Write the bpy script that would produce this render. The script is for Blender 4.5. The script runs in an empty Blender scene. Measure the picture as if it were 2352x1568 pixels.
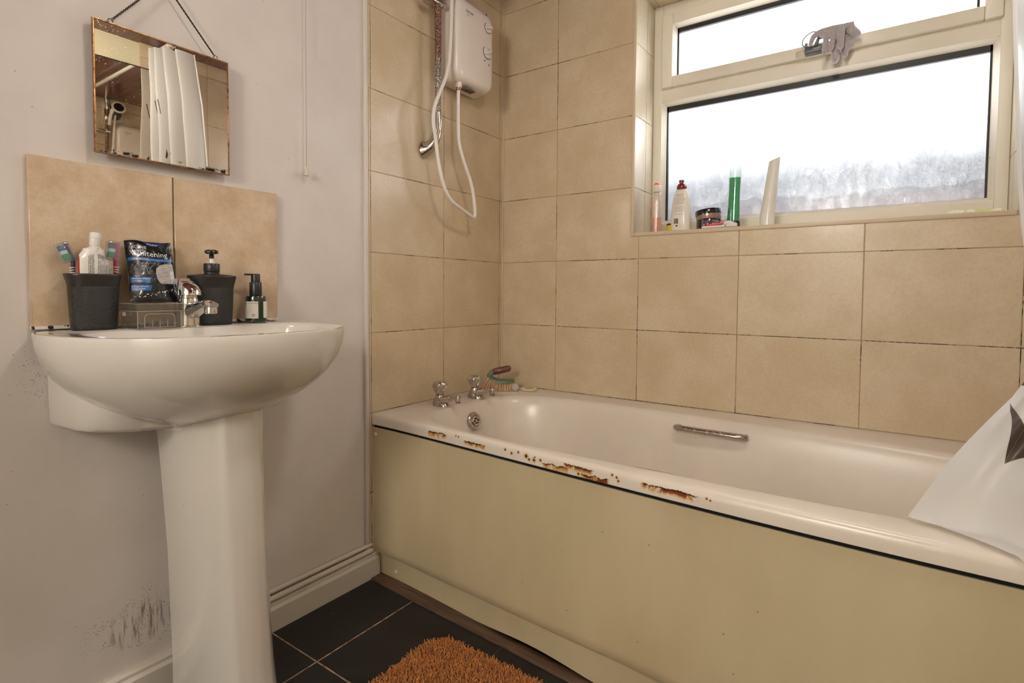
import bpy, bmesh, math, random
from mathutils import Vector as V, Matrix
from mathutils import noise as MN
PI = math.pi
S = bpy.context.scene
COL = S.collection
random.seed(7)
WM = {}                                    # world matrix of every object that may parent others

# ------------------------------------------------------------------ node helper
class Mat:
    def __init__(s, name):
        s.m = bpy.data.materials.new(name); s.m.use_nodes = True
        s.t = s.m.node_tree; s.n = s.t.nodes; s.L = s.t.links
        s.b = s.n['Principled BSDF']; s.out = s.n['Material Output']; s._p = None
    def put(s, sock, v):
        if v is None: return
        if isinstance(v, bpy.types.NodeSocket): s.L.new(v, sock)
        elif isinstance(v, (tuple, list)) and len(v) == 3 and sock.type == 'RGBA': sock.default_value = (*v, 1)
        else: sock.default_value = v
    def pos(s):
        if not s._p:
            s._p = s.n.new('ShaderNodeNewGeometry')
        return s._p.outputs['Position']
    def obj(s): return s.n.new('ShaderNodeTexCoord').outputs['Object']
    def sep(s, v):
        a = s.n.new('ShaderNodeSeparateXYZ'); s.L.new(v, a.inputs[0]); return a.outputs
    def comb(s, x=0, y=0, z=0):
        a = s.n.new('ShaderNodeCombineXYZ')
        for i, q in enumerate((x, y, z)): s.put(a.inputs[i], q)
        return a.outputs[0]
    def M(s, op, a, b=None, c=None, clamp=False):
        q = s.n.new('ShaderNodeMath'); q.operation = op; q.use_clamp = clamp
        for i, v in enumerate((a, b, c)):
            if v is not None: s.put(q.inputs[i], v)
        return q.outputs[0]
    def step(s, v, a, b):                   # smooth map a..b -> 0..1 (a may be > b)
        q = s.n.new('ShaderNodeMapRange'); q.interpolation_type = 'SMOOTHSTEP'
        s.put(q.inputs[0], v); q.inputs[1].default_value = a; q.inputs[2].default_value = b
        return q.outputs[0]
    def noise(s, vec, scale, detail=4, rough=.55, dist=0):
        q = s.n.new('ShaderNodeTexNoise'); s.put(q.inputs['Vector'], vec)
        q.inputs['Scale'].default_value = scale; q.inputs['Detail'].default_value = detail
        q.inputs['Roughness'].default_value = rough; q.inputs['Distortion'].default_value = dist
        return q.outputs['Fac']
    def voro(s, vec, scale, feat='F1'):
        q = s.n.new('ShaderNodeTexVoronoi'); s.put(q.inputs['Vector'], vec); q.feature = feat
        q.inputs['Scale'].default_value = scale; return q.outputs['Distance']
    def mix(s, f, a, b):
        q = s.n.new('ShaderNodeMix'); q.data_type = 'RGBA'
        s.put(q.inputs[0], f); s.put(q.inputs[6], a); s.put(q.inputs[7], b); return q.outputs[2]
    def scale(s, v, k):
        q = s.n.new('ShaderNodeVectorMath'); q.operation = 'MULTIPLY'; s.put(q.inputs[0], v); q.inputs[1].default_value = k
        return q.outputs[0]
    def bump(s, h, strength=.3, dist=.002):
        q = s.n.new('ShaderNodeBump'); q.inputs['Strength'].default_value = strength
        q.inputs['Distance'].default_value = dist; s.L.new(h, q.inputs['Height']); s.L.new(q.outputs[0], s.b.inputs['Normal'])
    def set(s, color=None, rough=None, metal=None, **k):
        s.put(s.b.inputs['Base Color'], color); s.put(s.b.inputs['Roughness'], rough); s.put(s.b.inputs['Metallic'], metal)
        names = dict(coat='Coat Weight', spec='Specular IOR Level', trans='Transmission Weight', ior='IOR', sheen='Sheen Weight',
                     sub='Subsurface Weight', coatr='Coat Roughness', alpha='Alpha', em='Emission Color', es='Emission Strength')
        for a, v in k.items(): s.put(s.b.inputs[names[a]], v)
        return s
def P(name, color, rough=.5, metal=0, **k): return Mat(name).set(color, rough, metal, **k).m

# ------------------------------------------------------------------ geometry helper
class G:
    def __init__(s): s.v = []; s.f = []; s.mi = []
    def add(s, vs, fs, mi=0, M=None):
        o = len(s.v)
        s.v += [(M @ V(p)) if M is not None else V(p) for p in vs]
        s.f += [tuple(i + o for i in f) for f in fs]; s.mi += [mi] * len(fs); return s
    def box(s, x0, x1, y0, y1, z0, z1, mi=0, M=None):
        vs = [(x, y, z) for x in (x0, x1) for y in (y0, y1) for z in (z0, z1)]
        return s.add(vs, [(0, 1, 3, 2), (4, 6, 7, 5), (0, 4, 5, 1), (2, 3, 7, 6), (0, 2, 6, 4), (1, 5, 7, 3)], mi, M)
    def rbox(s, x0, x1, y0, y1, z0, z1, r=.003, seg=2, mi=0, M=None):
        bm = bmesh.new(); bmesh.ops.create_cube(bm, size=1)
        for v in bm.verts: v.co = V(((x0 + x1) / 2 + v.co.x * (x1 - x0), (y0 + y1) / 2 + v.co.y * (y1 - y0), (z0 + z1) / 2 + v.co.z * (z1 - z0)))
        bmesh.ops.bevel(bm, geom=bm.edges[:], offset=r, segments=seg, affect='EDGES', profile=.5)
        bm.verts.index_update(); s.add([v.co.copy() for v in bm.verts], [[v.index for v in f.verts] for f in bm.faces], mi, M); bm.free(); return s
    def loft(s, rings, closed=True, cap0=False, cap1=False, mi=0, M=None):
        n = len(rings[0]); vs = [p for r in rings for p in r]; fs = []
        for j in range(len(rings) - 1):
            for i in range(n if closed else n - 1):
                k = (i + 1) % n; fs.append((j*n+i, j*n+k, (j+1)*n+k, (j+1)*n+i))
        if cap0: fs.append(tuple(range(n))[::-1])
        if cap1: fs.append(tuple((len(rings)-1)*n + i for i in range(n)))
        return s.add(vs, fs, mi, M)
    def lathe(s, prof, n=32, c=(0, 0, 0), sx=1, sy=1, e=2.0, mi=0, M=None, cap0=True, cap1=True):
        rings = []
        for r, z in prof:
            ring = []
            for i in range(n):
                a = 2*PI*i/n; ca, sa = math.cos(a), math.sin(a)
                k = (abs(ca)**e + abs(sa)**e) ** (-1/e)
                ring.append((c[0] + r*ca*k*sx, c[1] + r*sa*k*sy, c[2] + z))
            rings.append(ring)
        return s.loft(rings, True, cap0, cap1, mi, M)
    def tube(s, pts, r, n=10, mi=0, M=None, flat=1.0, cap=True):
        pts = [V(p) for p in pts]; m = len(pts); R = r if isinstance(r, (list, tuple)) else [r]*m
        rings = []; up = None
        for i, p in enumerate(pts):
            t = (pts[min(i+1, m-1)] - pts[max(i-1, 0)]).normalized()
            if up is None:
                up = V((0, 0, 1)) if abs(t.z) < .9 else V((1, 0, 0))
            a = t.cross(up).normalized(); b = a.cross(t).normalized(); up = b
            rings.append([p + a*math.cos(2*PI*k/n)*R[i] + b*math.sin(2*PI*k/n)*R[i]*flat for k in range(n)])
        return s.loft(rings, True, cap, cap, mi, M)
    def prism(s, poly, h, mi=0, M=None):
        n = len(poly); vs = [(x, y, 0) for x, y in poly] + [(x, y, h) for x, y in poly]
        return s.add(vs, [tuple(range(n))[::-1], tuple(range(n, 2*n))] + [(i, (i+1) % n, n+(i+1) % n, n+i) for i in range(n)], mi, M)
    def ball(s, c, r, sx=1, sy=1, sz=1, n=16, mi=0):
        pr = [(max(1e-4, math.sin(PI*i/(n//2)))*r, -math.cos(PI*i/(n//2))*r*sz) for i in range(n//2+1)]
        return s.lathe(pr, n, c, sx, sy, mi=mi)
    def build(s, name, mat, parent=None, smooth=40, local=False, bev=0, sub=0):
        me = bpy.data.meshes.new(name)
        vs = s.v
        if parent is not None and not local:
            inv = WM[parent.name].inverted(); vs = [inv @ p for p in vs]
        me.from_pydata([tuple(p) for p in vs], [], s.f)
        for m in (mat if isinstance(mat, (list, tuple)) else [mat]): me.materials.append(m)
        for p, q in zip(me.polygons, s.mi): p.material_index = q
        bm = bmesh.new(); bm.from_mesh(me)
        bmesh.ops.recalc_face_normals(bm, faces=bm.faces[:])
        if bev: bmesh.ops.bevel(bm, geom=[e for e in bm.edges if len(e.link_faces) == 2 and e.calc_face_angle(0) > .6], offset=bev, segments=2, affect='EDGES')
        bm.to_mesh(me); bm.free()
        if smooth:
            me.polygons.foreach_set('use_smooth', [True]*len(me.polygons)); me.set_sharp_from_angle(angle=math.radians(smooth))
        o = bpy.data.objects.new(name, me); COL.objects.link(o)
        if parent is not None: o.parent = parent; WM[o.name] = WM[parent.name]
        else: WM[o.name] = Matrix()
        if sub:
            md = o.modifiers.new('s', 'SUBSURF'); md.levels = sub; md.render_levels = sub
        return o
def thing(name, label, cat, loc=(0, 0, 0), rz=0, group=None):
    o = bpy.data.objects.new(name, None); COL.objects.link(o); o.empty_display_size = .05
    o.location = loc; o.rotation_euler = (0, 0, rz); o['label'] = label; o['category'] = cat
    if group: o['group'] = group
    WM[o.name] = Matrix.Translation(loc) @ Matrix.Rotation(rz, 4, 'Z'); return o
def tag(o, label, cat, group=None):
    o['label'] = label; o['category'] = cat
    if group: o['group'] = group
    return o
def struct(o): o['kind'] = 'structure'; return o
def frame(o, x, y):                          # matrix from origin and two directions
    x = V(x).normalized(); z = x.cross(V(y)).normalized(); y = z.cross(x)
    m = Matrix((x, y, z)).transposed().to_4x4(); m.translation = V(o); return m
def text(strs, mat, parent, mapf, name='lettering'):
    """strs: list of (string, x, y, size); mapf maps flat (u, v) to world"""
    g = G()
    for st, x, y, size in strs:
        cu = bpy.data.curves.new('t', 'FONT'); cu.body = st; cu.size = size; cu.align_x = 'LEFT'; cu.resolution_u = 2
        ob = bpy.data.objects.new('t', cu); COL.objects.link(ob)
        dg = bpy.context.evaluated_depsgraph_get(); me = bpy.data.meshes.new_from_object(ob.evaluated_get(dg))
        g.add([mapf(x + v.co.x, y + v.co.y) for v in me.vertices], [list(p.vertices) for p in me.polygons])
        bpy.data.objects.remove(ob); bpy.data.curves.remove(cu); bpy.data.meshes.remove(me)
    return g.build(name, mat, parent, smooth=0)
def cr(pts, n=8):                            # Catmull-Rom through 3-D points
    P_ = [V(p) for p in pts]; P_ = [2*P_[0]-P_[1]] + P_ + [2*P_[-1]-P_[-2]]; out = []
    for i in range(1, len(P_)-2):
        a, b, c, d = P_[i-1:i+3]
        for k in range(n):
            t = k/n; out.append(.5*((2*b) + (c-a)*t + (2*a-5*b+4*c-d)*t*t + (3*b-a-3*c+d)*t**3))
    out.append(P_[-2]); return out
def lerp(x, xs, ys):
    if x <= xs[0]: return ys[0]
    for i in range(len(xs)-1):
        if x <= xs[i+1]:
            t = (x-xs[i])/(xs[i+1]-xs[i]); return ys[i] + t*(ys[i+1]-ys[i])
    return ys[-1]

# ------------------------------------------------------------------ materials
YAW2 = 2.6
TW, TH, TZ0 = .333, .25, .7724
def tile_mat(name, axis, u0, mildew=.5, base=(.61, .495, .35), gcol=(.33, .235, .13)):
    m = Mat(name); p = m.pos(); x, y, z = m.sep(p)[:3]
    u = {'x': x, 'y': y}[axis]
    a = m.M('DIVIDE', m.M('SUBTRACT', u, u0), TW); b = m.M('DIVIDE', m.M('SUBTRACT', z, TZ0), TH)
    fa = m.M('FRACT', a); fb = m.M('FRACT', b)
    da = m.M('MULTIPLY', m.M('MINIMUM', fa, m.M('SUBTRACT', 1, fa)), TW)
    db = m.M('MULTIPLY', m.M('MINIMUM', fb, m.M('SUBTRACT', 1, fb)), TH)
    d = m.M('MINIMUM', da, db)
    line = m.step(d, .0013, .0008)
    cell = m.n.new('ShaderNodeTexWhiteNoise'); cell.noise_dimensions = '2D'
    m.L.new(m.comb(m.M('FLOOR', a), m.M('FLOOR', b)), cell.inputs['Vector'])
    off = m.n.new('ShaderNodeVectorMath'); off.operation = 'MULTIPLY_ADD'
    m.L.new(cell.outputs['Color'], off.inputs[0]); off.inputs[1].default_value = (5, 5, 5); m.L.new(p, off.inputs[2])
    n1 = m.noise(off.outputs[0], 7, 6, .6); n2 = m.noise(off.outputs[0], 120, 4, .6)
    k = m.step(n1, .32, .72); k2 = m.step(n2, .35, .7)
    light = tuple(min(1, c*1.07 + .01) for c in base); dark = (base[0]*.94, base[1]*.90, base[2]*.84)
    col = m.mix(k, dark, light); col = m.mix(m.M('MULTIPLY', k2, .22), col, (base[0]*.72, base[1]*.62, base[2]*.5))
    nm = m.noise(m.scale(p, (1, 1, 1)), 7, 3, .5); nf = m.noise(p, 120, 2, .5)
    black = m.M('MULTIPLY', m.step(nm, .56 - .1*mildew, .60 - .1*mildew), m.step(nf, .40, .46))
    gc = m.mix(black, gcol, (.02, .012, .008))
    col = m.mix(line, col, gc)
    m.set(col, m.M('ADD', .34, m.M('MULTIPLY', line, .5)), 0, coat=.12, coatr=.10)
    h = m.M('ADD', m.M('MULTIPLY', m.step(d, .0008, .0028), 1.0), m.M('MULTIPLY', n2, .06))
    m.bump(h, .5, .0012)
    return m.m
M_tileA = tile_mat('tile_left', 'y', -.3573, .5)
M_tileB = tile_mat('tile_back', 'x', .2553, .5)
M_tileR = tile_mat('tile_right', 'y', -.36, .2)
M_reveal_lit = tile_mat('tile_reveal_lit', 'y', -.9, .6, base=(.66, .60, .48), gcol=(.30, .24, .15))  # wall tile painted paler: window glare put into its base colour
M_sill = tile_mat('tile_sill', 'x', .2553, .0, base=(.68, .60, .46))

def paint():
    m = Mat('paint_left'); p = m.pos(); x, y, z = m.sep(p)[:3]
    n = m.noise(p, 3.5, 5, .6); nb = m.noise(p, 45, 3, .5)
    col = m.mix(m.step(n, .3, .75), (.65, .58, .545), (.71, .645, .61))
    # mould above the skirting, left of the pedestal
    e = m.M('ADD', m.M('POWER', m.M('DIVIDE', m.M('ADD', y, 1.325), .085), 2), m.M('POWER', m.M('DIVIDE', m.M('SUBTRACT', z, .172), .058), 2))
    e = m.M('ADD', e, m.M('MULTIPLY', m.M('SUBTRACT', m.noise(p, 40, 3), .5), 1.6))
    core = m.step(e, 1.0, .1)
    streak = m.noise(m.scale(p, (1, 95, 12)), 1, 3, .6)
    smear = m.M('MULTIPLY', m.M('MULTIPLY', core, m.step(streak, .47, .62)), .75)
    vs = m.voro(p, 240); dots = m.M('MULTIPLY', m.step(vs, .27, .17), m.step(m.noise(p, 26, 2), .48, .58))
    dots = m.M('MULTIPLY', dots, m.step(e, 2.6, .7))
    # damp spotting beside the basin
    e2 = m.M('ADD', m.M('POWER', m.M('DIVIDE', m.M('ADD', y, 1.498), .028), 2), m.M('POWER', m.M('DIVIDE', m.M('SUBTRACT', z, .735), .07), 2))
    d2 = m.M('MULTIPLY', m.M('MULTIPLY', m.step(e2, 1.4, .4), m.step(m.voro(p, 330), .32, .22)), m.step(m.noise(p, 60, 2), .47, .55))
    rare = m.M('MULTIPLY', m.step(m.voro(p, 26), .035, .022), .8)
    col = m.mix(smear, col, (.16, .10, .07)); col = m.mix(m.M('MULTIPLY', dots, .9), col, (.06, .035, .025))
    col = m.mix(m.M('MULTIPLY', d2, .75), col, (.10, .07, .05)); col = m.mix(rare, col, (.22, .13, .09))
    m.set(col, .55, 0); m.bump(m.M('ADD', nb, m.M('MULTIPLY', m.noise(p, 7, 2), 2)), .16, .004); return m.m
M_paint = paint()
def paint2(name, c, r=.5):
    m = Mat(name); p = m.pos(); n = m.noise(p, 6, 5, .6)
    m.set(m.mix(m.step(n, .3, .7), tuple(q*.94 for q in c), c), r); m.bump(m.noise(p, 60, 3), .1, .002); return m.m
M_skirt = paint2('skirting_paint', (.66, .59, .52), .4)
M_cream = paint2('cream_paint', (.74, .66, .46), .5)
M_trimw = paint2('bead_paint', (.70, .62, .57), .4)
M_bead = P('plastic_bead', (.62, .50, .36), .35)

def floor_mat():
    m = Mat('slate_floor'); p = m.pos(); x, y, z = m.sep(p)[:3]
    d = None
    for q, o in ((x, .203), (y, -1.035)):
        f = m.M('FRACT', m.M('DIVIDE', m.M('SUBTRACT', q, o), .333)); dd = m.M('MULTIPLY', m.M('MINIMUM', f, m.M('SUBTRACT', 1, f)), .333)
        d = dd if d is None else m.M('MINIMUM', d, dd)
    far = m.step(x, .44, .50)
    n = m.noise(p, 12, 8, .65); nf = m.noise(p, 90, 4)
    col = m.mix(m.step(n, .3, .75), (.005, .0048, .0045), (.016, .015, .014))
    spk = m.M('MULTIPLY', m.step(m.voro(p, 48), .07, .04), m.step(m.noise(p, 9, 2), .5, .6))
    col = m.mix(spk, col, (.5, .45, .38))
    gn = m.step(m.noise(p, 55, 3), .35, .62)
    g = m.mix(gn, (.20, .11, .06), (.48, .33, .21))
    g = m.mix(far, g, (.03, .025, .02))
    line = m.step(d, .0023, .0015)
    m.set(m.mix(line, col, g), m.M('ADD', .34, m.M('MULTIPLY', n, .3)), 0, coat=0)
    m.bump(m.M('SUBTRACT', m.M('MULTIPLY', n, .6), line), .35, .002); return m.m
M_floor = floor_mat()
def wood(name, a, b, rough=.35, sx=(2, 30, 30), bump=.2, planks=None):
    m = Mat(name); p = m.pos(); n = m.noise(m.scale(p, sx), 1.6, 6, .6, .6); k = m.step(n, .3, .7)
    col = m.mix(k, a, b)
    if planks:
        y = m.sep(p)[1]; f = m.M('FRACT', m.M('DIVIDE', y, planks)); dd = m.M('MINIMUM', f, m.M('SUBTRACT', 1, f))
        col = m.mix(m.step(dd, .05, .02), col, (.012, .004, .003))
    m.set(col, rough, 0, coat=.3); m.bump(n, bump, .001); return m.m
M_ceil = wood('ceiling_boards', (.10, .022, .012), (.20, .055, .028), .3, (3, 22, 22), planks=.10)
M_strip = wood('floor_strip_wood', (.045, .022, .014), (.13, .07, .045), .5, (4, 60, 60))
def ceramic(name='basin_ceramic', c=(.70, .645, .59)):
    m = Mat(name); p = m.pos()
    spk = m.M('MULTIPLY', m.step(m.voro(p, 22), .03, .018), .8)
    m.set(m.mix(spk, m.mix(m.step(m.noise(p, 4, 3), .3, .7), tuple(q*.96 for q in c), c), (.25, .16, .10)), .10, 0, coat=.8, coatr=.03, ior=1.5); return m.m
M_cer = ceramic()
def enamel():
    m = Mat('bath_enamel'); p = m.pos(); x, y, z = m.sep(p)[:3]
    base = m.mix(m.step(m.noise(p, 5, 4), .3, .7), (.70, .62, .53), (.76, .68, .59))
    sc = m.M('MULTIPLY', m.M('MULTIPLY', m.step(m.noise(p, 16, 5), .52, .66), m.step(x, .52, .3)), .35)   # limescale bloom at the tap end
    base = m.mix(sc, base, (.78, .76, .72))
    # rust along the front lip: list of (x0, x1, z of the black line, strength)
    front = m.step(y, -.690, -.700)
    zz = z; tot = None; blk = None; nz = m.noise(m.scale(p, (1, 1, 1)), 60, 4, .6); nx = m.noise(m.scale(p, (1, 0, 0)), 34, 3, .6)
    nfine = m.noise(p, 210, 3, .6)
    for x0, x1, zc, hgt, amp in ((.250, .335, .508, .011, .9), (.392, .478, .5045, .007, 1.1), (.652, .735, .500, .010, .7), (.712, .800, .509, .007, 1.0), (.760, .838, .497, .013, 1.2), (.905, 1.035, .5085, .008, 1.5)):
        cx, hw = (x0+x1)/2, (x1-x0)/2
        mx = m.step(m.M('ABSOLUTE', m.M('SUBTRACT', x, cx)), hw, hw*.72)
        zc2 = m.M('ADD', m.M('SUBTRACT', zc, m.M('MULTIPLY', m.M('SUBTRACT', nx, .42), hgt*1.9)), 0)
        dz = m.M('SUBTRACT', zz, zc2)
        # asymmetric: sharp above, streaky below
        up = m.step(dz, .0035, .0005); dn = m.step(dz, -hgt*2.0, .001)
        a = m.M('MULTIPLY', m.M('MULTIPLY', mx, up), m.M('MULTIPLY', dn, amp))
        tot = a if tot is None else m.M('MAXIMUM', tot, a)
        bz = m.M('MULTIPLY', mx, m.step(m.M('ABSOLUTE', m.M('SUBTRACT', dz, .0005)), .0024, .0010))
        blk = bz if blk is None else m.M('MAXIMUM', blk, bz)
    streak = m.noise(m.scale(p, (1, 1, .55)), 85, 5, .7)
    rust = m.M('MULTIPLY', m.M('MULTIPLY', tot, m.step(m.M('ADD', m.M('MULTIPLY', streak, .6), m.M('MULTIPLY', nz, .5)), .42, .62)), front)
    blk = m.M('MULTIPLY', m.M('MULTIPLY', blk, m.step(nfine, .38, .50)), front)
    for cx, cz, r in ((.365, .512, .0022), (.375, .511, .0024), (.541, .508, .0028), (.562, .503, .003), (.583, .5095, .0026), (.608, .505, .0046), (.617, .4985, .003), (.632, .500, .0038), (.634, .507, .002), (.651, .5035, .003), (.757, .494, .003), (.842, .510, .0025), (.853, .507, .0025), (.857, .500, .0025), (1.045, .508, .002), (1.052, .506, .0018)):
        dd = m.M('SQRT', m.M('ADD', m.M('POWER', m.M('SUBTRACT', x, cx), 2), m.M('POWER', m.M('SUBTRACT', z, cz), 2)))
        q = m.M('MULTIPLY', m.step(dd, r, r*.6), front); blk = m.M('MAXIMUM', blk, q)
        rust = m.M('MAXIMUM', rust, m.M('MULTIPLY', m.M('MULTIPLY', m.step(dd, r*2.4, r), front), .35))
    col = m.mix(m.step(rust, 0, .45), base, (.62, .34, .10)); col = m.mix(m.step(rust, .4, .95), col, (.20, .035, .01)); col = m.mix(blk, col, (.02, .008, .006))
    m.set(col, m.M('ADD', .28, m.M('MULTIPLY', rust, .5)), 0, coat=.08, coatr=.12); return m.m
M_enamel = enamel()
def panel_mat():
    m = Mat('bath_panel_plastic'); p = m.pos(); x, y, z = m.sep(p)[:3]
    n = m.noise(m.scale(p, (1, 1, .35)), 5, 4)
    col = m.mix(m.step(n, .3, .7), (.54, .445, .275), (.61, .51, .325))
    st = m.M('MULTIPLY', m.M('MULTIPLY', m.step(m.noise(m.scale(p, (60, 60, 2)), 1, 3), .55, .7), m.step(m.M('ABSOLUTE', m.M('SUBTRACT', x, .27)), .09, .02)), m.M('MULTIPLY', m.step(z, .22, .47), .45))
    col = m.mix(st, col, (.42, .27, .09))
    spk = m.M('MULTIPLY', m.step(m.voro(p, 17), .035, .02), .8)
    m.set(m.mix(spk, col, (.12, .07, .03)), .32, 0, coat=.15); m.bump(m.noise(p, 3, 2), .08, .01); return m.m
M_panel = panel_mat()
def chrome(name, c=(.66, .62, .57), r=.12, dirt=.4, dcol=(.30, .22, .15), rust=0):
    m = Mat(name); p = m.pos(); n = m.noise(p, 70, 5, .65); k = m.M('MULTIPLY', m.step(n, .45, .75), dirt)
    col = m.mix(k, c, dcol); metal = m.M('SUBTRACT', 1, m.M('MULTIPLY', k, .6))
    m.set(col, m.M('ADD', r, m.M('MULTIPLY', k, .5)), metal)
    if rust:
        z = m.sep(p)[2]; v = m.voro(p, 230); n2 = m.noise(p, 90, 4)
        n3 = m.noise(p, 260, 3, .7); kk = m.step(m.M('ADD', m.M('MULTIPLY', v, .5), m.M('MULTIPLY', n3, .7)), .56, .72)
        low = m.step(z, 1.70, 1.66); dk = m.mix(low, (.085, .045, .032), (.13, .105, .085)); fl = m.mix(low, (.40, .21, .15), (.56, .51, .43))
        m.set(m.mix(kk, dk, fl), m.M('ADD', .28, m.M('MULTIPLY', kk, .4)), m.M('SUBTRACT', .8, m.M('MULTIPLY', kk, .6)))
        m.bump(n3, .8, .002)
    return m.m
M_chrome = chrome('tap_chrome', (.58, .54, .50), .10, .5)
M_chrome2 = chrome('bright_chrome', (.75, .73, .70), .06, .15)
M_rail = chrome('rail_chrome_limescaled', rust=1)
M_grab = chrome('grab_chrome_worn', (.55, .50, .45), .2, .8, (.20, .12, .08))
M_white = P('white_plastic', (.74, .66, .60), .28, coat=.2)
M_hose = P('hose_plastic', (.78, .72, .68), .3, coat=.3)
M_black = P('black_plastic', (.012, .012, .012), .35)
M_dark = P('dark_gap', (.006, .005, .004), .9)
M_grey = P('grey_outline', (.42, .37, .32), .6)
def pvc():
    m = Mat('window_pvc'); p = m.pos(); n = m.noise(p, 5, 4)
    spk = m.M('MULTIPLY', m.step(m.voro(p, 19), .04, .02), .8)
    c = m.mix(m.step(n, .3, .7), (.72, .66, .55), (.78, .72, .61)); m.set(m.mix(spk, c, (.2, .13, .08)), .42, 0, coat=.0); return m.m
M_pvc = pvc()
M_gasket = P('rubber_gasket', (.008, .008, .008), .5)
def glaze(name, lower):
    m = Mat(name); p = m.pos(); x, y, z = m.sep(p)[:3]
    tr = m.n.new('ShaderNodeBsdfTransparent'); tl = m.n.new('ShaderNodeBsdfTranslucent'); gl = m.n.new('ShaderNodeBsdfGlossy')
    n = m.noise(m.scale(p, (1, 1, .55)), 26, 6, .7, 1.6); n2 = m.noise(m.scale(p, (1, 1, .22)), 44, 5, .65, 2.5); n3 = m.noise(m.scale(p, (.6, 1, 1)), 95, 4, .6, 3)
    if lower:
        # condensation patches and runs; low paints the sky glare darker; brownish band below
        hz = m.M('ADD', z, m.M('MULTIPLY', m.M('SUBTRACT', m.noise(m.scale(p, (1, 1, .1)), 9, 3), .5), .10))
        low = m.step(hz, 1.54, 1.26); wet = m.M('MULTIPLY', low, m.step(n, .40, .62)); run = m.M('MULTIPLY', low, m.step(n2, .52, .66))
        vein = m.M('MULTIPLY', low, m.step(m.M('ABSOLUTE', m.M('SUBTRACT', n3, .5)), .020, .006))
        k = m.M('ADD', m.M('MULTIPLY', wet, .030), m.M('ADD', m.M('MULTIPLY', run, .060), m.M('MULTIPLY', low, .82)), clamp=True)
        c = m.mix(k, (.97, .97, .97), (.005, .006, .008)); 
        band = m.M('MULTIPLY', m.step(z, 1.215, 1.195), m.step(n, .30, .5))
        c = m.mix(m.M('MULTIPLY', band, .35), c, (.17, .115, .10)); c = m.mix(m.M('MULTIPLY', vein, .22), c, (1, 1, 1))
    else:
        c = (.97, .97, .97)
    m.put(tr.inputs[0], c); m.put(tl.inputs[0], m.mix(.5, c, (.9, .93, .98)) if lower else (.9, .93, .98))
    gl.inputs['Roughness'].default_value = .12
    bp = m.n.new('ShaderNodeBump'); bp.inputs['Strength'].default_value = .5; bp.inputs['Distance'].default_value = .003; m.L.new(n, bp.inputs['Height']); m.L.new(bp.outputs[0], gl.inputs['Normal'])
    a = m.n.new('ShaderNodeMixShader'); a.inputs[0].default_value = .30; m.L.new(tr.outputs[0], a.inputs[1]); m.L.new(tl.outputs[0], a.inputs[2])
    b = m.n.new('ShaderNodeMixShader'); b.inputs[0].default_value = .05; m.L.new(a.outputs[0], b.inputs[1]); m.L.new(gl.outputs[0], b.inputs[2])
    m.L.new(b.outputs[0], m.out.inputs[0]); return m.m
def clear(name, tint, gloss=.06, tl=0, tlc=(1, 1, 1), rough=.03):
    m = Mat(name); tr = m.n.new('ShaderNodeBsdfTransparent'); m.put(tr.inputs[0], tint); gl = m.n.new('ShaderNodeBsdfGlossy'); gl.inputs['Roughness'].default_value = rough
    fr = m.n.new('ShaderNodeLayerWeight'); fr.inputs[0].default_value = .35
    f = m.M('ADD', gloss, m.M('MULTIPLY', fr.outputs['Facing'], .35))
    b = m.n.new('ShaderNodeMixShader'); m.L.new(f, b.inputs[0]); last = tr.outputs[0]
    if tl:
        d = m.n.new('ShaderNodeBsdfTranslucent'); m.put(d.inputs[0], tlc); e = m.n.new('ShaderNodeBsdfDiffuse'); m.put(e.inputs[0], tlc)
        ad = m.n.new('ShaderNodeMixShader'); ad.inputs[0].default_value = .5; m.L.new(d.outputs[0], ad.inputs[1]); m.L.new(e.outputs[0], ad.inputs[2])
        c = m.n.new('ShaderNodeMixShader'); c.inputs[0].default_value = tl; m.L.new(tr.outputs[0], c.inputs[1]); m.L.new(ad.outputs[0], c.inputs[2]); last = c.outputs[0]
    m.L.new(last, b.inputs[1]); m.L.new(gl.outputs[0], b.inputs[2]); m.L.new(b.outputs[0], m.out.inputs[0]); return m.m

# ================================================================== THE ROOM
XR, YF, ZC = 1.70, -2.35, 2.09
XP = -.012                                   # painted plaster sits 12 mm behind the tile face
# left wall: plaster plus tile facing
wl = struct(G().box(-.15, XP, YF-.1, .28, -.05, ZC+.1).build('wall_left', M_paint, smooth=0))
o = G().box(XP, 0, -.697, 0, .0, ZC).build('tile_facing', M_tileA, wl, smooth=0)
struct(G().rbox(XP-.001, .001, -.7115, -.697, .072, ZC, .004).build('trim_1', M_trimw))
# back wall with the window recess
WX0, WX1, WZ0, WZ1, WD = .570, 1.572, 1.113, 1.955, .165
g = G()
T = 1
def wbox(x0, x1, z0, z1): g.box(x0, x1, 0, .28, z0, z1)
wbox(-.012, WX0, -.05, ZC+.1); wbox(WX1, XR+.15, -.05, ZC+.1); wbox(WX0, WX1, -.05, WZ0); wbox(WX0, WX1, WZ1, ZC+.1)
wb = g.build('wall_back', [M_tileB, M_reveal_lit, M_sill], smooth=0); struct(wb)
for p in wb.data.polygons:
    c, n = p.center, p.normal
    if abs(n.x) > .9 and (abs(c.x-WX0) < .01 or abs(c.x-WX1) < .01): p.material_index = 1
    if abs(n.z) > .9: p.material_index = 2
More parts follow.
